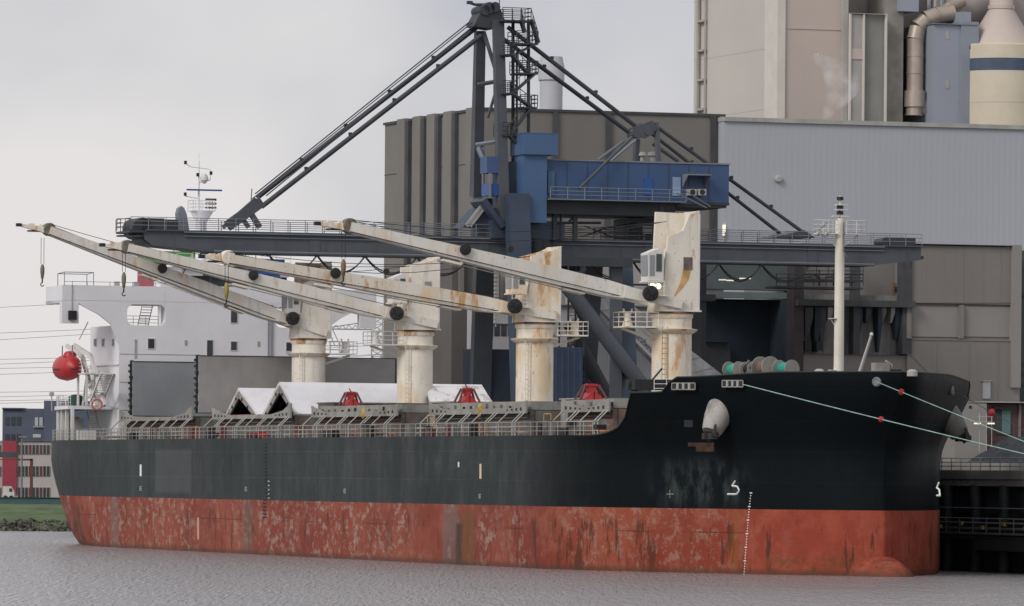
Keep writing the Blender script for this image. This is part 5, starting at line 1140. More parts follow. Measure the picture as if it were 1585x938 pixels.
# boiler house and plant far behind
A3 = A1-70
def ba(x, y, d=0.): return at_a(x, y, A3+d)
BO = bldg('boiler_house', (A3, ba(1074, 100)[1], 7.5), 'towering beige boiler house cut off by the top of the picture')
def bx(thing, x0, x1, y0, y1, d, dep, name, mt, parent=None, ztop=None, zbot=None):
    p, q = ba(x0, y0, d), ba(x1, y1, d); m = MB(); m.box(A3+d-dep, A3+d, p[1], q[1], zbot if zbot is not None else q[2], ztop if ztop else p[2]); return thing.part(m, name, mt, parent)
ZT = 82
cB = ba(1205, 100); cl = at_b(1074, 100, cB[1])
m = MB(); m.box(cl[0], A3-.3, cB[1], cB[1]+6, 7.5, ZT); BO.part(m, 'wall', m_boil)
m = MB(); m.box(A3-4.2, A3+.3, cB[1]-.3, ba(1214, 100)[1], 7.5, ZT); BO.part(m, 'light_strip', m_boils)
bx(BO, 1214, 1306, 0, 178, 0, 30, 'wall', m_boilp, None, ZT, 7.5); bx(BO, 1306, 1312, 0, 178, .8, 5, 'corner_strip', m_shaft, None, ZT, 7.5)
bx(BO, 1312, 1600, 0, 178, -8, 22, 'recessed_wall', mat('shaded_plant_wall', (.29, .27, .26), .85, var=.15, scale=.1), None, ZT, 7.5)
m = MB()
for k in range(6): m.box(cl[0], A3-4.2, cB[1]-.03, cB[1], 40+k*8, 40.04+k*8)
BO.part(m, 'sheet_joint', m_boil, kind='stuff')
m = MB(); m.tube((cl[0]+2.5, cB[1]-.4, 7.5), (cl[0]+2.5, cB[1]-.4, ZT), .28, n=6); m.tube((cl[0]+5, cB[1]-.3, 7.5), (cl[0]+5, cB[1]-.3, ZT), .15, n=5)
for k in range(10): m.box(cl[0]+2.3, cl[0]+5, cB[1]-.6, cB[1], 45+k*4, 45.3+k*4)
BO.part(m, 'downpipe', m_shaft)
for y in (44,): bx(BO, 1214, 1306, y, y+.8, .1, .1, 'sheet_joint', m_boilp)
# stair shaft
SS = bldg('stair_shaft', ba(1317, 178, 0), 'slim grey stair shaft with pale edges standing against the boiler house', 'stair shaft')
bx(SS, 1316, 1337, 22, 178, 1, 8, 'wall', m_shaft, None, None, 7.5); bx(SS, 1337, 1371, 22, 178, .6, 7.6, 'wall', mat('shaft_front_sheet', (.22, .225, .215), .85, var=.08), None, None, 7.5)
for x in (1315.5, 1336.5, 1371): bx(SS, x, x+1.3, 21, 178, 1.3, .4, 'edge_strip', m_boils, None, None, 7.5)
bx(SS, 1316, 1372, 20.5, 22, 1.4, 8, 'roof_edge', m_boils); bx(SS, 1316, 1337, 75, 92, 1.12, .2, 'band_panel', m_boilp); bx(SS, 1372, 1398, 0, 90, -1, 6, 'wall', mat('shaft_side_sheet', (.25, .24, .22), .85), None, ZT, 30); bx(SS, 1376, 1395, 90, 180, -2, 6, 'wall', m_shaft)
# bent duct
DU = bldg('duct', ba(1418, 178, -3), 'fat bent metal duct between the stair shaft and the blue grey tower', 'duct')
P = [ba(1415, 178, -1), ba(1416, 140, -1), ba(1417, 60, -1), ba(1421, 42, -1), ba(1432, 30, -1), ba(1450, 24, -1), ba(1475, 20, -1)]
for i, (p, q) in enumerate(zip(P, P[1:])):
    n = 3 if i == 1 else 1
    for k in range(n):
        pp = Vector(p)+(Vector(q)-Vector(p))*k/n; qq = Vector(p)+(Vector(q)-Vector(p))*(k+1)/n; m = MB(); m.tube(pp, qq, 1.12, n=20); m.lathe(pp, [(1.2, -.08), (1.2, .08)], 20, qq-pp); DU.part(m, 'duct_section', m_duct)
m = MB(); m.lathe(Vector(ba(1416, 155, -1)), [(1.45, -.9), (1.45, 1.2)], 20); DU.part(m, 'duct_collar', m_duct)
# machinery hood in the top right
HD = bldg('plant_machinery', ba(1450, 20, -4), 'dark blue grey steel ductwork in the gap above the bent duct', 'machinery')
bx(HD, 1393, 1422, 0, 18, 0, 4, 'blue_casing', m_tower, None, 72); bx(HD, 1402, 1446, 60, 178, -5, 2, 'dark_frame', mat('dark_plant_frame', (.07, .08, .10), .7)); 
m = MB(); m.lathe(Vector(ba(1500, 5, -6)), [(.5, -6), (3.2, -4), (3.2, 4), (1, 6)], 18, (0, 1, .35)); HD.part(m, 'sloping_vessel', m_shaft)
for k in range(5): m = MB(); m.tube(ba(1440+k*9, -30, -2), ba(1436+k*11, 34, -2), .25, n=5); HD.part(m, 'pipe', m_shaft if k % 2 else m_tower)
m = MB(); m.tube(ba(1470, 10, -2), ba(1490, 0, -2), .9, n=10); m.tube(ba(1455, 22, -2), ba(1475, 6, -2), .8, n=10); HD.part(m, 'bent_pipe', m_duct)
m = MB(); m.tube(ba(1425, 170, -1.5), ba(1440, 160, -1), 1.2, n=14); HD.part(m, 'bent_pipe', m_shaft)
# blue grey tower
BT = bldg('blue_grey_tower', ba(1483, 178, 2), 'smooth blue grey sheet tower beside the bent duct', 'tower')
bx(BT, 1445, 1488, 38, 185, 2, 10, 'wall', m_tower, None, None, 7.5); bx(BT, 1488, 1514, 33, 185, 2.3, 10, 'wall', mat('tower_side_sheet', (.22, .245, .30), .6, var=.05), None, None, 7.5); bx(BT, 1488, 1503, 18, 34, 2.0, 6, 'wall', m_tower)
bx(BT, 1445, 1514, 37, 38, 2.4, 10, 'roof_edge', m_galv)
for y in (48, 124): bx(BT, 1464, 1469, y, y+13, 2.05, .05, 'window', m_shaft)
bx(BT, 1501, 1505, 70, 76, 2.36, .3, 'window', m_dark)
# silo
p = ba(1514, 180, 6); q = ba(1514+2*62, 180, 6); rs = (q[1]-p[1])/2; sc_ = (A3+6-rs, (p[1]+q[1])/2)
SI = bldg('silo', (sc_[0], sc_[1], 7.5), 'cream round silo with a navy band and a cone top at the right edge', 'silo')
def zs_(y): return ba(1560, y, 6)[2]
m = MB(); m.lathe((sc_[0], sc_[1], 7.5), [(rs, 0), (rs, zs_(108)-7.5)], 48); SI.part(m, 'silo_wall', m_silo)
m = MB(); m.lathe((sc_[0], sc_[1], zs_(108)), [(rs+.03, 0), (rs+.03, zs_(89)-zs_(108))], 48); SI.part(m, 'navy_band', m_band)
m = MB(); m.lathe((sc_[0], sc_[1], zs_(89)), [(rs, 0), (rs, zs_(68)-zs_(89)), (rs-.3, zs_(66)-zs_(89))], 48); SI.part(m, 'silo_top_wall', m_silo)
m = MB(); m.lathe((sc_[0], sc_[1], zs_(66)), [(rs-1.2, 0), (rs-4.2, zs_(8)-zs_(66)), (rs-4.2, zs_(-60)-zs_(66))], 32); m.lathe((sc_[0], sc_[1], zs_(9)), [(rs-4.0, 0), (rs-4.0, .5)], 32); SI.part(m, 'silo_cone', m_boilp)
m = MB(); m.lathe((sc_[0], sc_[1], zs_(158)), [(rs+.02, 0), (rs+.02, .12)], 48); SI.part(m, 'silo_seam', m_boilp)
# round stack
STK = Thing('round_stack', site_of(at_Y(853, 180, 1000)), 'pale round chimney with a wider top behind the ribbed building', 'chimney')
p = Vector(site_of(at_Y(853, 168, 1000))); tz = site_of(at_Y(853, 88, 1000))[2]; cz_ = site_of(at_Y(853, 124, 1000))[2]
m = MB(); m.lathe((p.x, p.y, 7), [(1.85, 0), (1.85, cz_-7)], 28); STK.part(m, 'shaft', m_stack)
m = MB(); m.lathe((p.x, p.y, cz_), [(1.9, -.2), (2.12, 0), (2.12, (tz-cz_)*.6), (1.95, (tz-cz_)*.75), (1.8, tz-cz_), (1.5, tz-cz_), (1.5, tz-cz_-1)], 28); STK.part(m, 'flared_top', m_stack)

# right hand beige building on the quay
A4 = -127.
def ra(x, y, d=0.): return at_a(x, y, A4+d)
def rbx(thing, x0, x1, y0, y1, d, dep, name, mt, parent=None, zbot=None, label=None):
    p, q = ra(x0, y0, d), ra(x1, y1, d); m = MB(); m.box(A4+d-dep, A4+d, p[1], q[1], zbot if zbot is not None else q[2], p[2]); return thing.part(m, name, mt, parent, None, label)
RB = bldg('panelled_hall', (A4, ra(1406, 700)[1], 7.5), 'beige panelled hall with recessed lower bays at the right edge of the quay')
rbx(RB, 1404, 1578, 379, 472, 0, 22, 'wall', m_beige); rbx(RB, 1404, 1578, 465, 530, -.3, 20, 'recess_wall', m_beige); rbx(RB, 1404, 1578, 524, 645, .05, 22, 'lower_wall', m_beige, None); rbx(RB, 1404, 1540, 645, 700, .1, 22, 'base_wall', m_beige, None, 7.5)
rbx(RB, 1403, 1579, 377, 380, .4, 22, 'roof_edge', m_beige2)
for k in range(6):
    x = 1405+k*29; rbx(RB, x+.2, x+28.8, 383, 469, .07, .07, 'wall_panel', m_beige)
for x0, x1 in ((1412, 1486), (1492, 1566)): rbx(RB, x0, x1, 474, 522, -.2, .3, 'wall_panel', m_beige2)
rbx(RB, 1568, 1580, 379, 600, .5, 1, 'corner_column', m_beige2); rbx(RB, 1404, 1411, 472, 524, .4, 1, 'column', m_beige)
rbx(RB, 1486, 1492, 472, 524, .2, .8, 'column', m_beige); rbx(RB, 1404, 1578, 526, 527, .12, .3, 'ledge', m_beige)
for x in (1450, 1500, 1545): rbx(RB, x, x+.5, 530, 640, .09, .05, 'wall_joint', m_beige)
rbx(RB, 1522, 1533, 590, 617, .25, .3, 'white_door', m_glassl); rbx(RB, 1520, 1535, 588.5, 590, .4, .3, 'door_hood', m_stay)
rbx(RB, 1580, 1660, 388, 640, -3, 1, 'side_wing', mat('dark_green_wing_sheet', (.05, .07, .07), .7), None, 7.5)
for y in (455, 560, 575, 592): rbx(RB, 1578, 1660, y, y+5, -2.8, .3, 'louvre_band', m_col)
LB_ = bldg('brick_annex', (A4+8, ra(1530, 700, 8)[1], 7.5), 'low dark red brick annex with a teal door at the right edge', 'annex')
rbx(LB_, 1520, 1680, 621, 625, 9, 9, 'roof_slab', m_stay); rbx(LB_, 1527, 1680, 625, 720, 8, 8, 'wall', m_bred, None, 7.5)
rbx(LB_, 1551, 1564, 634, 672, 8.15, .2, 'teal_door', mat('teal_door_paint', (.12, .22, .21), .6)); rbx(LB_, 1541, 1551, 634, 672, 8.12, .2, 'grey_door', m_col); rbx(LB_, 1539, 1567, 630, 634, 8.6, .7, 'door_hood', m_dark); rbx(LB_, 1578, 1580, 625, 720, 8.3, .4, 'pillar', m_beige)
WB = bldg('white_cabin', (A4+14, ra(1500, 690, 14)[1], 7.5), 'small pale cabin behind the far anchor beside the brick annex', 'cabin')
rbx(WB, 1478, 1527, 624, 672, 14, 5, 'wall', m_beige2, None, 7.5); rbx(WB, 1500, 1504, 628, 632, 14.05, .1, 'vent', m_dark)
SCF = bldg('lamp_scaffold', (A4+17, ra(1520, 690, 17)[1], 7.5), 'small white scaffold carrying two lit lamps above the coal heap', 'scaffold')
m = MB()
for x in (1516, 1527, 1535): m.tube(ra(x, 640, 17), ra(x, 700, 17), .045, n=4)
for y in (645, 653, 662): m.tube(ra(1512, y, 17), ra(1537, y, 17), .03, n=4)
SCF.part(m, 'frame', m_stay)
for x in (1513, 1534): p = ra(x, 655.5, 17.4); m = MB(); m.box(p[0]-.2, p[0]+.2, p[1]-.3, p[1]+.3, p[2]-.07, p[2]+.07); SCF.part(m, 'lamp', m_lampw)
# coal heap
hp = MB(); cc = ra(1556, 700, 25); rr = random.Random(4); nx = 40
vs = []; fs = []
for i in range(nx):
    for j in range(24):
        a = cc[0]-10+j*.9; b = cc[1]-3.6+i*.42; t = (i/(nx-1)); prof_ = min(1, t*3.2)*(.82+.25*math.sin(t*5)); side_ = max(0, 1-((j-11)/12)**2)
        vs.append((a, b, 7.5+3.6*prof_*side_**.6+rr.uniform(-.14, .14)))
for i in range(nx-1):
    for j in range(23): k = i*24+j; fs.append((k, k+1, k+25, k+24))
hp.add(vs, fs); ch_ = single(hp, 'coal_heap', m_coal, (cc[0], cc[1], 7.5), 'dark blue black heap of coal on the quay right of the ship bow', 'coal heap')
# loading bay building with hopper row
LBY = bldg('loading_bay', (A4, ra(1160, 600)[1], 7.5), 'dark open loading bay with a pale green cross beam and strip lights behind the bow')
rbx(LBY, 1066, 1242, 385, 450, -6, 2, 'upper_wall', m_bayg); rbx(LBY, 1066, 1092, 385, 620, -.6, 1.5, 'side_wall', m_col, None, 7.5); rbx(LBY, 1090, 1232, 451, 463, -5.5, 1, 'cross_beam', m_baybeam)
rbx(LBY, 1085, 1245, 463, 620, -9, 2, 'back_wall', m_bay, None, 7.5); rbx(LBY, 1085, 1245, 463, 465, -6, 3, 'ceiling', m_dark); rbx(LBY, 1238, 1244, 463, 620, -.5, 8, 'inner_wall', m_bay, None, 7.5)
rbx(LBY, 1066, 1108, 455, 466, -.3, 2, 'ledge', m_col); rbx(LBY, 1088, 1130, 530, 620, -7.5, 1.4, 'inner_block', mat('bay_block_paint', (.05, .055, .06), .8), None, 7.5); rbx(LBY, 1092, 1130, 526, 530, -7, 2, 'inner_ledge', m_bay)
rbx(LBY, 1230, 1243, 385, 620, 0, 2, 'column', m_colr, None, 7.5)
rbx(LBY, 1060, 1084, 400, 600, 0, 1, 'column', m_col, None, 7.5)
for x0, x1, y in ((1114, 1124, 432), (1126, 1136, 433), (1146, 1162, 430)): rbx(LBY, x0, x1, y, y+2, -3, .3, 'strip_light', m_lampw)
HR = bldg('hopper_building', (A4, ra(1320, 600)[1], 7.5), 'grey concrete frame with a green beam and a row of hanging hoppers behind the foremast')
rbx(HR, 1243, 1404, 376, 462, -3, 16, 'wall', m_beige, None); rbx(HR, 1243, 1404, 455, 552, -1.6, 16, 'back_wall', mat('grimy_hopper_wall', (.20, .195, .19), .85, var=.25, scale=.3, streak=.6, scol=(.10, .105, .11), sth=.48)); rbx(HR, 1243, 1404, 548, 620, -.2, 16, 'lower_wall', m_beige, None, 7.5)
rbx(HR, 1236, 1418, 463, 476, .8, 3, 'green_beam', m_green); rbx(HR, 1398, 1411, 380, 548, .3, 1.5, 'column', m_col); rbx(HR, 1322, 1331, 400, 548, 0, 1.2, 'column', m_col)
rbx(HR, 1244, 1402, 547, 549.5, .2, .5, 'ledge', m_col)
for i, (x, w_, y1_, mt) in enumerate(((1250, 12, 520, m_green), (1264, 9, 545, m_bay), (1272, 8, 540, m_col), (1283, 7, 497, m_stay), (1328, 9, 530, m_bay), (1342, 7, 500, m_col), (1366, 8, 498, m_beige), (1360, 6, 545, m_bay), (1380, 6, 500, m_stay), (1388, 8, 525, m_bay))):
    p, q = ra(x-w_/2, 476, -.5), ra(x+w_/2, y1_, -.5); cx = (p[1]+q[1])/2; wz = (q[1]-p[1])/2
    m = MB(); zt_, zb_ = p[2], q[2]; zm = zt_-(zt_-zb_)*.35
    m.hexa([(A4-1.2, cx-wz*.4, zb_), (A4-.6, cx-wz*.4, zb_), (A4-.6, cx+wz*.4, zb_), (A4-1.2, cx+wz*.4, zb_), (A4-1.5, cx-wz, zm), (A4-.1, cx-wz, zm), (A4-.1, cx+wz, zm), (A4-1.5, cx+wz, zm)]); m.box(A4-1.5, A4-.1, cx-wz, cx+wz, zm, zt_); HR.part(m, 'hopper_spout', mt)
for x in (1251, 1269): rbx(HR, x-5, x+5, 527, 542, -.1, 2, 'dark_opening', m_dark)
rbx(HR, 1382, 1402, 438, 463, -2.6, .5, 'brown_gate', mat('brown_gate_paint', (.16, .11, .08), .7))
for x in (1385, 1394): rbx(HR, x, x+4, 444, 452, -2.5, .1, 'window', m_dark)
# service platform under the girder's back end
SP = bldg('service_platform', (A4+4, ra(1285, 440, 4)[1], 24), 'steel service platform with railings hanging under the back of the crane girder', 'platform')
for y, x0, x1 in ((443, 1196, 1330), (432, 1240, 1330)):
    p, q = ra(x0, y, 4), ra(x1, y, 4); m = MB(); m.box(A4+2, A4+5, p[1], q[1], p[2]-.2, p[2]); m.rail([(A4+5, p[1], p[2]), (A4+5, q[1], q[2]+0*p[2])], 1.2, 1.3, .05); SP.part(m, 'deck', m_steeld)
m = MB()
for x in (1232, 1268, 1290, 1318): p = ra(x, 443, 4); m.tube(p, (p[0], p[1], 28.0), .08, n=4)
for k in range(5): p = ra(1245+k*16, 430-k % 2*6, 4); q = ra(1256+k*16, 436-(k+1) % 2*8, 4); m.beam(p, q, .3, .15)
SP.part(m, 'hanger', m_steeld)
# low pale building with windows behind the middle of the ship
A5 = -150.
def ma(x, y, d=0.): return at_a(x, y, A5+d)
def mbx(thing, x0, x1, y0, y1, d, dep, name, mt, parent=None, zbot=None):
    p, q = ma(x0, y0, d), ma(x1, y1, d); m = MB(); m.box(A5+d-dep, A5+d, p[1], q[1], zbot if zbot is not None else q[2], p[2]); return thing.part(m, name, mt, parent)
PB = bldg('pale_office_block', (A5, ma(840, 600)[1], 7.5), 'pale office block with window strips seen between the crane legs', 'building')
mbx(PB, 733, 1010, 472, 640, 0, 2, 'wall', m_pale, None, 7.5); mbx(PB, 878, 1008, 440, 473, 0, 2, 'upper_wall', m_pale)
mbx(PB, 733, 1010, 470, 473, .4, 2, 'parapet', m_beige2)
for k in range(9): mbx(PB, 734+k*10.5, 742+k*10.5, 503, 520, .06, .1, 'window', m_glass)
mbx(PB, 732, 830, 500, 502, .2, .3, 'window_sill', m_stay)
for x0, x1, y0, y1 in ((902, 924, 550, 568), (906, 924, 504, 520)):
    w_ = mbx(PB, x0-1.5, x1+1.5, y0-1.5, y1+1.5, .05, .1, 'window', m_stay)
    for k in range(2): xx = x0+k*(x1-x0)/2; mbx(PB, xx+.6, xx+(x1-x0)/2-.6, y0, y1, .09, .05, 'pane', m_glass, w_)
for x in (765, 800, 870): mbx(PB, x, x+7, 400, 472, -.5, 5, 'vent_shaft', m_beige2)
DBK = bldg('dark_block', (A5-10, ma(850, 600, -10)[1], 7.5), 'dark brown grey block behind the pale office and the crane legs')
mbx(DBK, 700, 1120, 388, 480, -15, 10, 'wall', mat('dark_block_cladding', (.10, .092, .088), .85, var=.15, scale=.1), None, 7.5)
for k in range(12): mbx(DBK, 712+k*33, 718+k*33, 388, 470, -14.5, .5, 'wall_rib', m_concb)
mbx(DBK, 925, 1010, 395, 440, -14, .6, 'corrugated_panel', m_shaft)
# sloping conveyor hall with lettering
A6 = -124.5
def ca_(x, y, d=0.): return Vector(at_a(x, y, A6+d))
CH = bldg('sloping_conveyor_hall', tuple(ca_(1000, 620)), 'grey hall with a long sloping pale roof and black lettering on a white board', 'conveyor hall')
e0, e1 = ca_(905, 455), ca_(1062, 612); m = MB(); m.prism([e0, e1, Vector((e1.x, e1.y, 7.5)), Vector((e0.x, e0.y, 7.5))], (-2.6, 0, 0)); CH.part(m, 'gable_wall', mat('conveyor_grey_sheet', (.40, .41, .43), .7, var=.06, ribs=('Y', 1.2, .4)))
f0, f1 = ca_(948, 448, -2.5), ca_(1136, 594, -2.5)
roofv = [e0, e1, f1, f0]; m = MB(); m.prism(roofv, (0, 0, -.3)); CH.part(m, 'sloping_roof', mat('pale_roof_sheet', (.40, .40, .42), .6, var=.25, scale=.5, blot=.5, bcol=(.26, .26, .28)))
m = MB()
for k in range(9): t = (k+.5)/9; m.tube(e0+(e1-e0)*t+Vector((0, 0, .05)), f0+(f1-f0)*t+Vector((0, 0, .05)), .05, n=4)
CH.part(m, 'roof_seam', m_stay, None, 'stuff')
sl = (e1-e0).normalized(); nup = Vector((1, 0, 0)).cross(sl); nup = nup if nup.z > 0 else -nup
s0, s1 = ca_(980, 523, .3), ca_(1020, 564, .3); s0 = Vector((A6+.3, s0.y, s0.z)); s1 = Vector((A6+.3, s1.y, s1.z)); sd_ = (s1-s0).normalized(); su = Vector((1, 0, 0)).cross(sd_); su = su if su.z > 0 else -su
m = MB(); m.prism([s0-su*.1-sd_*.6, s1-su*.1, s1+su*1.1, s0+su*1.1-sd_*.6], (-.25, 0, 0)); sb = CH.part(m, 'name_board', m_mark)
m = MB(); text_mesh(m, 'izkraftwerk H', s0+su*.2, sd_, su, .95, .05, 100+(s1-s0).length*.74); CH.part(m, 'board_lettering', m_black, sb)
# ================================================================== QUAY FACE (right of the bow)
QW = Thing('quay_wall', (0, QB, 0), 'dark concrete quay wall with piles, pale blocks and pipe walkways right of the bow', 'quay wall')
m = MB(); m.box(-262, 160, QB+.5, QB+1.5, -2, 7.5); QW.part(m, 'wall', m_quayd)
m = MB(); m.box(-262, 160, QB-.2, QB+1.2, 7.25, 7.95); QW.part(m, 'coping_beam', m_quay)
m = MB(); m.box(-262, 160, QB+2.2, QB+3.0, 7.5, 8.55); QW.part(m, 'crash_barrier', m_beige2)
pb = None
for k in range(60):
    a = -30+k*1.45
    if pb is None: q = MB(); q.box(-.6, .6, QB-.15, QB+.5, 6.72, 7.22); pb = QW.part(q, 'pale_block', m_quay); pb.location = (a, 0, 0)
    else: o = pb.copy(); COL.objects.link(o); o.parent = QW.o; o.location = (a, 0, 0)
pb = None
for k in range(26):
    a = -36+k*5.5
    if pb is None: q = MB(); q.lathe((0, QB, -2), [(.45, 0), (.45, 8.8)], 12); pb = QW.part(q, 'pile', m_quayd); pb.location = (a, 0, 0)
    else: o = pb.copy(); COL.objects.link(o); o.parent = QW.o; o.location = (a, 0, 0)
pb = None
for k in range(14):
    a = -20+k*6.4
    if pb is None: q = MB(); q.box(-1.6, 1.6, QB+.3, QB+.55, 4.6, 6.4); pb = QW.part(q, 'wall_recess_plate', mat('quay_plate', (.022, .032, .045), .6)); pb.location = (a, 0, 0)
    else: o = pb.copy(); COL.objects.link(o); o.parent = QW.o; o.location = (a, 0, 0)
m = MB(); m.rail([(-40, QB-.1, 7.95), (100, QB-.1, 7.95)], .95, 1.9, .045); QW.part(m, 'quay_railing', m_quayp)
m = MB(); m.box(-40, 90, QB-1.0, QB-.2, 2.95, 3.1); m.rail([(-40, QB-1.0, 3.1), (90, QB-1.0, 3.1)], 1.1, 2.6, .05); QW.part(m, 'lower_walkway', m_quayp)
for z, r in ((3.4, .1), (3.85, .08), (2.7, .07), (5.0, .05)): m = MB(); m.tube((-40, QB-.5, z), (20 if z == 5 else 90, QB-.5, z), r, n=6); QW.part(m, 'quay_pipe', m_quayp)
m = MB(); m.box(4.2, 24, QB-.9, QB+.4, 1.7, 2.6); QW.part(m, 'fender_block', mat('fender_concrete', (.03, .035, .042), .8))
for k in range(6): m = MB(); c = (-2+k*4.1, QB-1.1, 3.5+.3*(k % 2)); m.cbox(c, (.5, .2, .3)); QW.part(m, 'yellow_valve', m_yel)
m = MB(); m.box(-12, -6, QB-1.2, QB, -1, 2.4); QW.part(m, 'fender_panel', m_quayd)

# ================================================================== FAR LEFT BANK
def la(x, y, Y): return at_Y(x, y, Y)
def lbox(thing, x0, x1, y0, y1, Y, dep, name, mt, parent=None, zbot=None):
    p, q = la(x0, y0, Y), la(x1, y1, Y); m = MB(); m.box(p[0], q[0], Y, Y+dep, zbot if zbot is not None else q[2], p[2]); return thing.part(m, name, mt, parent)
G0 = 3.2
D1 = Thing('dark_blue_office', la(40, 690, 900), 'dark blue office building behind the pale and crimson facade on the far bank', 'building', world_frame=True)
lbox(D1, 4, 140, 632, 700, 900, 20, 'wall', m_lbl, None, G0); lbox(D1, 68, 150, 620, 700, 898, 18, 'stair_tower', m_lbl, None, G0); lbox(D1, 3, 36, 631, 633, 899.5, 20, 'parapet', m_lbl)
for x in (8, 17, 26): lbox(D1, x, x+6, 645, 658, 899.9, .1, 'window', m_glass); lbox(D1, x, x+6, 672, 682, 899.9, .1, 'window', m_glass)
for x in (54, 61): lbox(D1, x, x+5, 646, 659, 899.9, .1, 'window', m_glassl)
lbox(D1, 51, 72, 660, 661.5, 899.7, .3, 'window_sill', m_glassl); lbox(D1, 51, 63, 672, 677, 897.8, .3, 'roof_unit', m_glassl)
D2 = Thing('pale_facade_building', la(40, 770, 860), 'three storey pale building with one crimson stripe and narrow windows on the far bank', 'building', world_frame=True)
lbox(D2, -60, 150, 683, 780, 860, 14, 'wall', m_lwh, None, G0); lbox(D2, 4, 25, 682, 764, 859.6, 1, 'crimson_stripe', m_lred); lbox(D2, -60, 150, 681.5, 683.5, 859.7, 14, 'roof_edge', m_beige2)
for y0, y1 in ((688, 703), (721, 737), (754, 770)):
    for x0, n in ((27, 9), (-60, 11)):
        bd = lbox(D2, x0, x0+n*5.6, y0, y1, 859.9, .2, 'window_band', m_shaft)
        for k in range(n): lbox(D2, x0+k*5.6+.8, x0+k*5.6+4.2, y0+.6, y1-.8, 859.8, .12, 'window', m_dred if k % 3 == 0 else m_glass, bd)
GN = Thing('pipe_bridge', la(30, 770, 845), 'dark crimson pipe bridge frame in front of the pale facade', 'pipe bridge', world_frame=True)
lbox(GN, -80, 25, 699, 708, 845, 2, 'box_beam', m_col); lbox(GN, 25, 50, 710, 713, 845, 1, 'cross_beam', m_dred); lbox(GN, 46.5, 50, 710, 772, 845, 1, 'post', m_dred, None, G0); lbox(GN, -40, 25, 710, 712, 845, 1, 'cross_beam', m_dred)
LM = Thing('lamp_post', la(34, 785, 800), 'tall grey lamp post on the far bank in front of the pale building', 'lamp post', world_frame=True)
p, q = la(34, 676, 800), la(34, 790, 800); m = MB(); m.tube((p[0], 800, G0), p, .16, .09, n=8); m.cbox((p[0]+.1, 800, p[2]), (1.0, .4, .2)); LM.part(m, 'pole', m_galv)
FN = Thing('teal_fence', la(40, 775, 790), 'long dull teal fence on top of the grass bank', 'fence', world_frame=True)
k = 0
for x in range(-60, 110, 6): lbox(FN, x, x+5.8, 770, 785, 790, .2, 'fence_panel', m_teald, None, G0-.2)
lbox(FN, -60, 110, 769.2, 770.2, 789.8, .3, 'top_rail', m_teald)
RL = Thing('bank_railing', la(40, 790, 776), 'low dark post and rail fence along the foot of the teal fence', 'railing', world_frame=True)
for x in range(-58, 110, 24): lbox(RL, x, x+1.4, 787, 801, 776, .15, 'post', m_dark, None, 2.2)
for y in (788, 792.5): lbox(RL, -60, 110, y, y+.9, 776, .1, 'rail', m_galv)
VN = Thing('white_van', la(12, 770, 848), 'small white van parked below the crimson stripe on the far bank', 'van', world_frame=True)
vx0, vx1 = la(4, 768, 848)[0], la(22, 768, 848)[0]; zg = G0+.1; zr = la(4, 762, 848)[2]
zr = max(zr, zg+1.9); m = MB(); m.prism([(vx0, 848, zg+.3), (vx1, 848, zg+.3), (vx1, 848, zg+1.0), (vx1-.5, 848, zr), (vx0, 848, zr)], (0, 1.8, 0)); VN.part(m, 'body', m_trim)
for x in (vx0+.4, vx1-.4): m = MB(); m.lathe((x, 847.9, zg+.32), [(.32, 0), (.32, .25)], 14, (0, 1, 0)); VN.part(m, 'wheel', m_black)
m = MB(); m.box(vx0+.9, vx1-.3, 847.95, 848, zg+1.15, zg+1.6); VN.part(m, 'window', m_glass)
# far lattice mast and boom seen between the aft cranes
LT = Thing('lattice_tower', site_of(at_Y(584, 600, 900)), 'thin white lattice tower with a horizontal boom far behind the aft pillars', 'lattice tower')
def lq(x, y, o=0): return Vector(site_of(at_Y(x, y, 900+o)))
m = MB()
for x in (575, 592):
    for o_ in (0, 1.6): m.tube(lq(x, 492, o_), lq(x, 640, o_), .1, n=4)
y = 492; s_ = 1
while y < 640: m.tube(lq(575, y), lq(592, y+10), .06, n=4); m.tube(lq(592, y), lq(575, y+10), .06, n=4); m.tube(lq(575, y), lq(592, y), .05, n=4); y += 10
LT.part(m, 'tower_lattice', m_stay)
m = MB(); m.tube(lq(508, 509), lq(575, 510), .1, n=4); m.tube(lq(508, 507), lq(555, 500), .08, n=4); m.tube(lq(555, 500), lq(575, 505), .08, n=4)
for k in range(6): m.tube(lq(515+k*10, 509), lq(520+k*10, 503), .05, n=4); m.tube(lq(520+k*10, 503), lq(525+k*10, 509), .05, n=4)
for o_ in (0, 8): m.tube(lq(506+o_, 508), lq(518+o_, 534), .07, n=4)
LT.part(m, 'boom', m_stay)
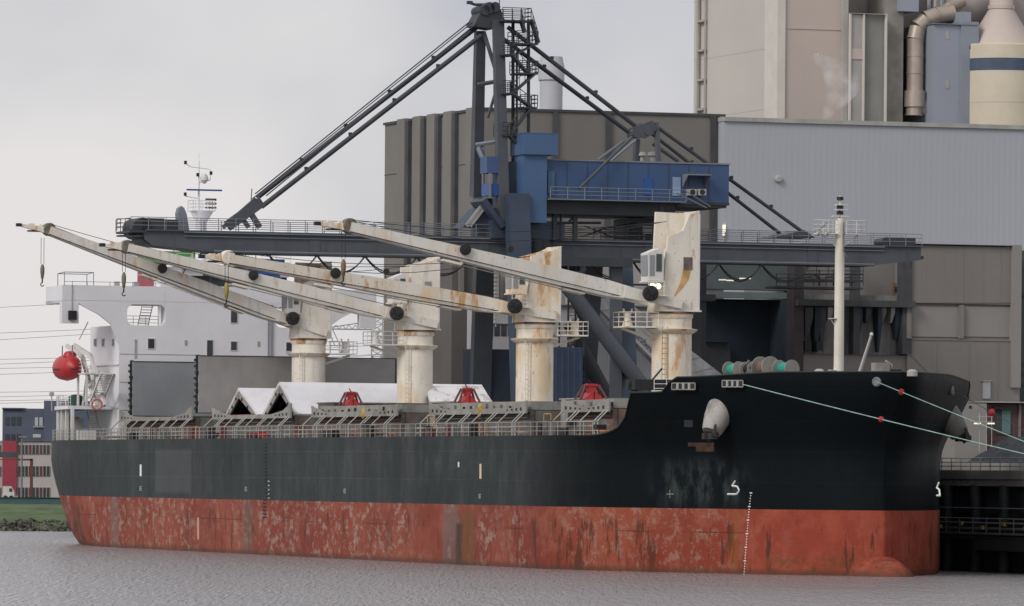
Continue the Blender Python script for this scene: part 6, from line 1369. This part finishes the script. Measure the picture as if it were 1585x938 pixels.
# overhead power lines on the left
POWL = ['uppermost thin power line, level with the white bridge wing', 'second power line from the top, just above the starboard house windows', 'third power line from the top, close beneath the second one', 'power line just above the red lifeboat, upper one of its bundle', 'power line level with the lifeboat davit head, second of its bundle', 'power line at the top of the red lifeboat', 'power line passing behind the middle of the red lifeboat', 'power line just below the red lifeboat, fourth from the bottom', 'power line third from the bottom, below the lifeboat', 'power line second from the bottom, above the dark blue office', 'lowest power line, close above the roof of the dark blue office']
for i, (y0, y1) in enumerate(((468, 459), (508, 501), (518, 508), (549, 545), (556, 549), (563, 559), (572, 566), (600, 597), (607, 602), (613, 609), (617, 613))):
    Y = 1500; p = Vector(at_Y(-300, y0+(y0-y1)*2.2, Y)); q = Vector(at_Y(620, y1-(y0-y1)*3.2, Y)); m = MB(); P = [p*(1-t/16)+q*(t/16)-Vector((0, 0, 1.2*4*(t/16)*(1-t/16))) for t in range(17)]; m.path(P, .05, 3)
    single(m, 'power_line', m_col, tuple(p), POWL[i], 'power line', 'power lines left of the ship', True)


# ================================================================== STEAM
sb_ = ba(1287, 172, 34); m = MB(); ring = 14; C = [ba(1276, 187, 34), ba(1284, 172, 34), ba(1296, 158, 34), ba(1305, 140, 34), ba(1300, 118, 34), ba(1280, 98, 34), ba(1262, 84, 34)]; RR = [.4, .9, 1.6, 2.3, 2.4, 1.6, .5]
vs = []
for c, r in zip(C, RR):
    for i in range(ring): t = 2*math.pi*i/ring; vs.append(Vector(c)+Vector((r*.8*math.sin(t), r*math.cos(t), .35*r*math.sin(t*2))))
m.add(vs, [(k*ring+i, k*ring+(i+1) % ring, (k+1)*ring+(i+1) % ring, (k+1)*ring+i) for k in range(len(C)-1) for i in range(ring)], True); m.add(vs[:ring], [tuple(range(ring))]); m.add(vs[-ring:], [tuple(range(ring))])
stm = bpy.data.materials.new('steam'); stm.use_nodes = True; T = stm.node_tree; T.nodes.clear()
o_ = T.nodes.new('ShaderNodeOutputMaterial'); pv = T.nodes.new('ShaderNodeVolumePrincipled'); pv.inputs['Color'].default_value = (.97, .97, .98, 1); pv.inputs['Anisotropy'].default_value = .2
tcn = T.nodes.new('ShaderNodeTexCoord'); nzn = T.nodes.new('ShaderNodeTexNoise'); nzn.inputs['Scale'].default_value = .5; nzn.inputs['Detail'].default_value = 4; T.links.new(tcn.outputs['Object'], nzn.inputs['Vector'])
mrn = T.nodes.new('ShaderNodeMapRange'); mrn.inputs[1].default_value = .42; mrn.inputs[2].default_value = .75; mrn.inputs[3].default_value = 0; mrn.inputs[4].default_value = .4; T.links.new(nzn.outputs[0], mrn.inputs[0]); T.links.new(mrn.outputs[0], pv.inputs['Density']); T.links.new(pv.outputs[0], o_.inputs['Volume'])
so = single(m, 'steam_plume', stm, sb_, 'white wisp of steam rising from the hall roof in front of the boiler house', 'steam')
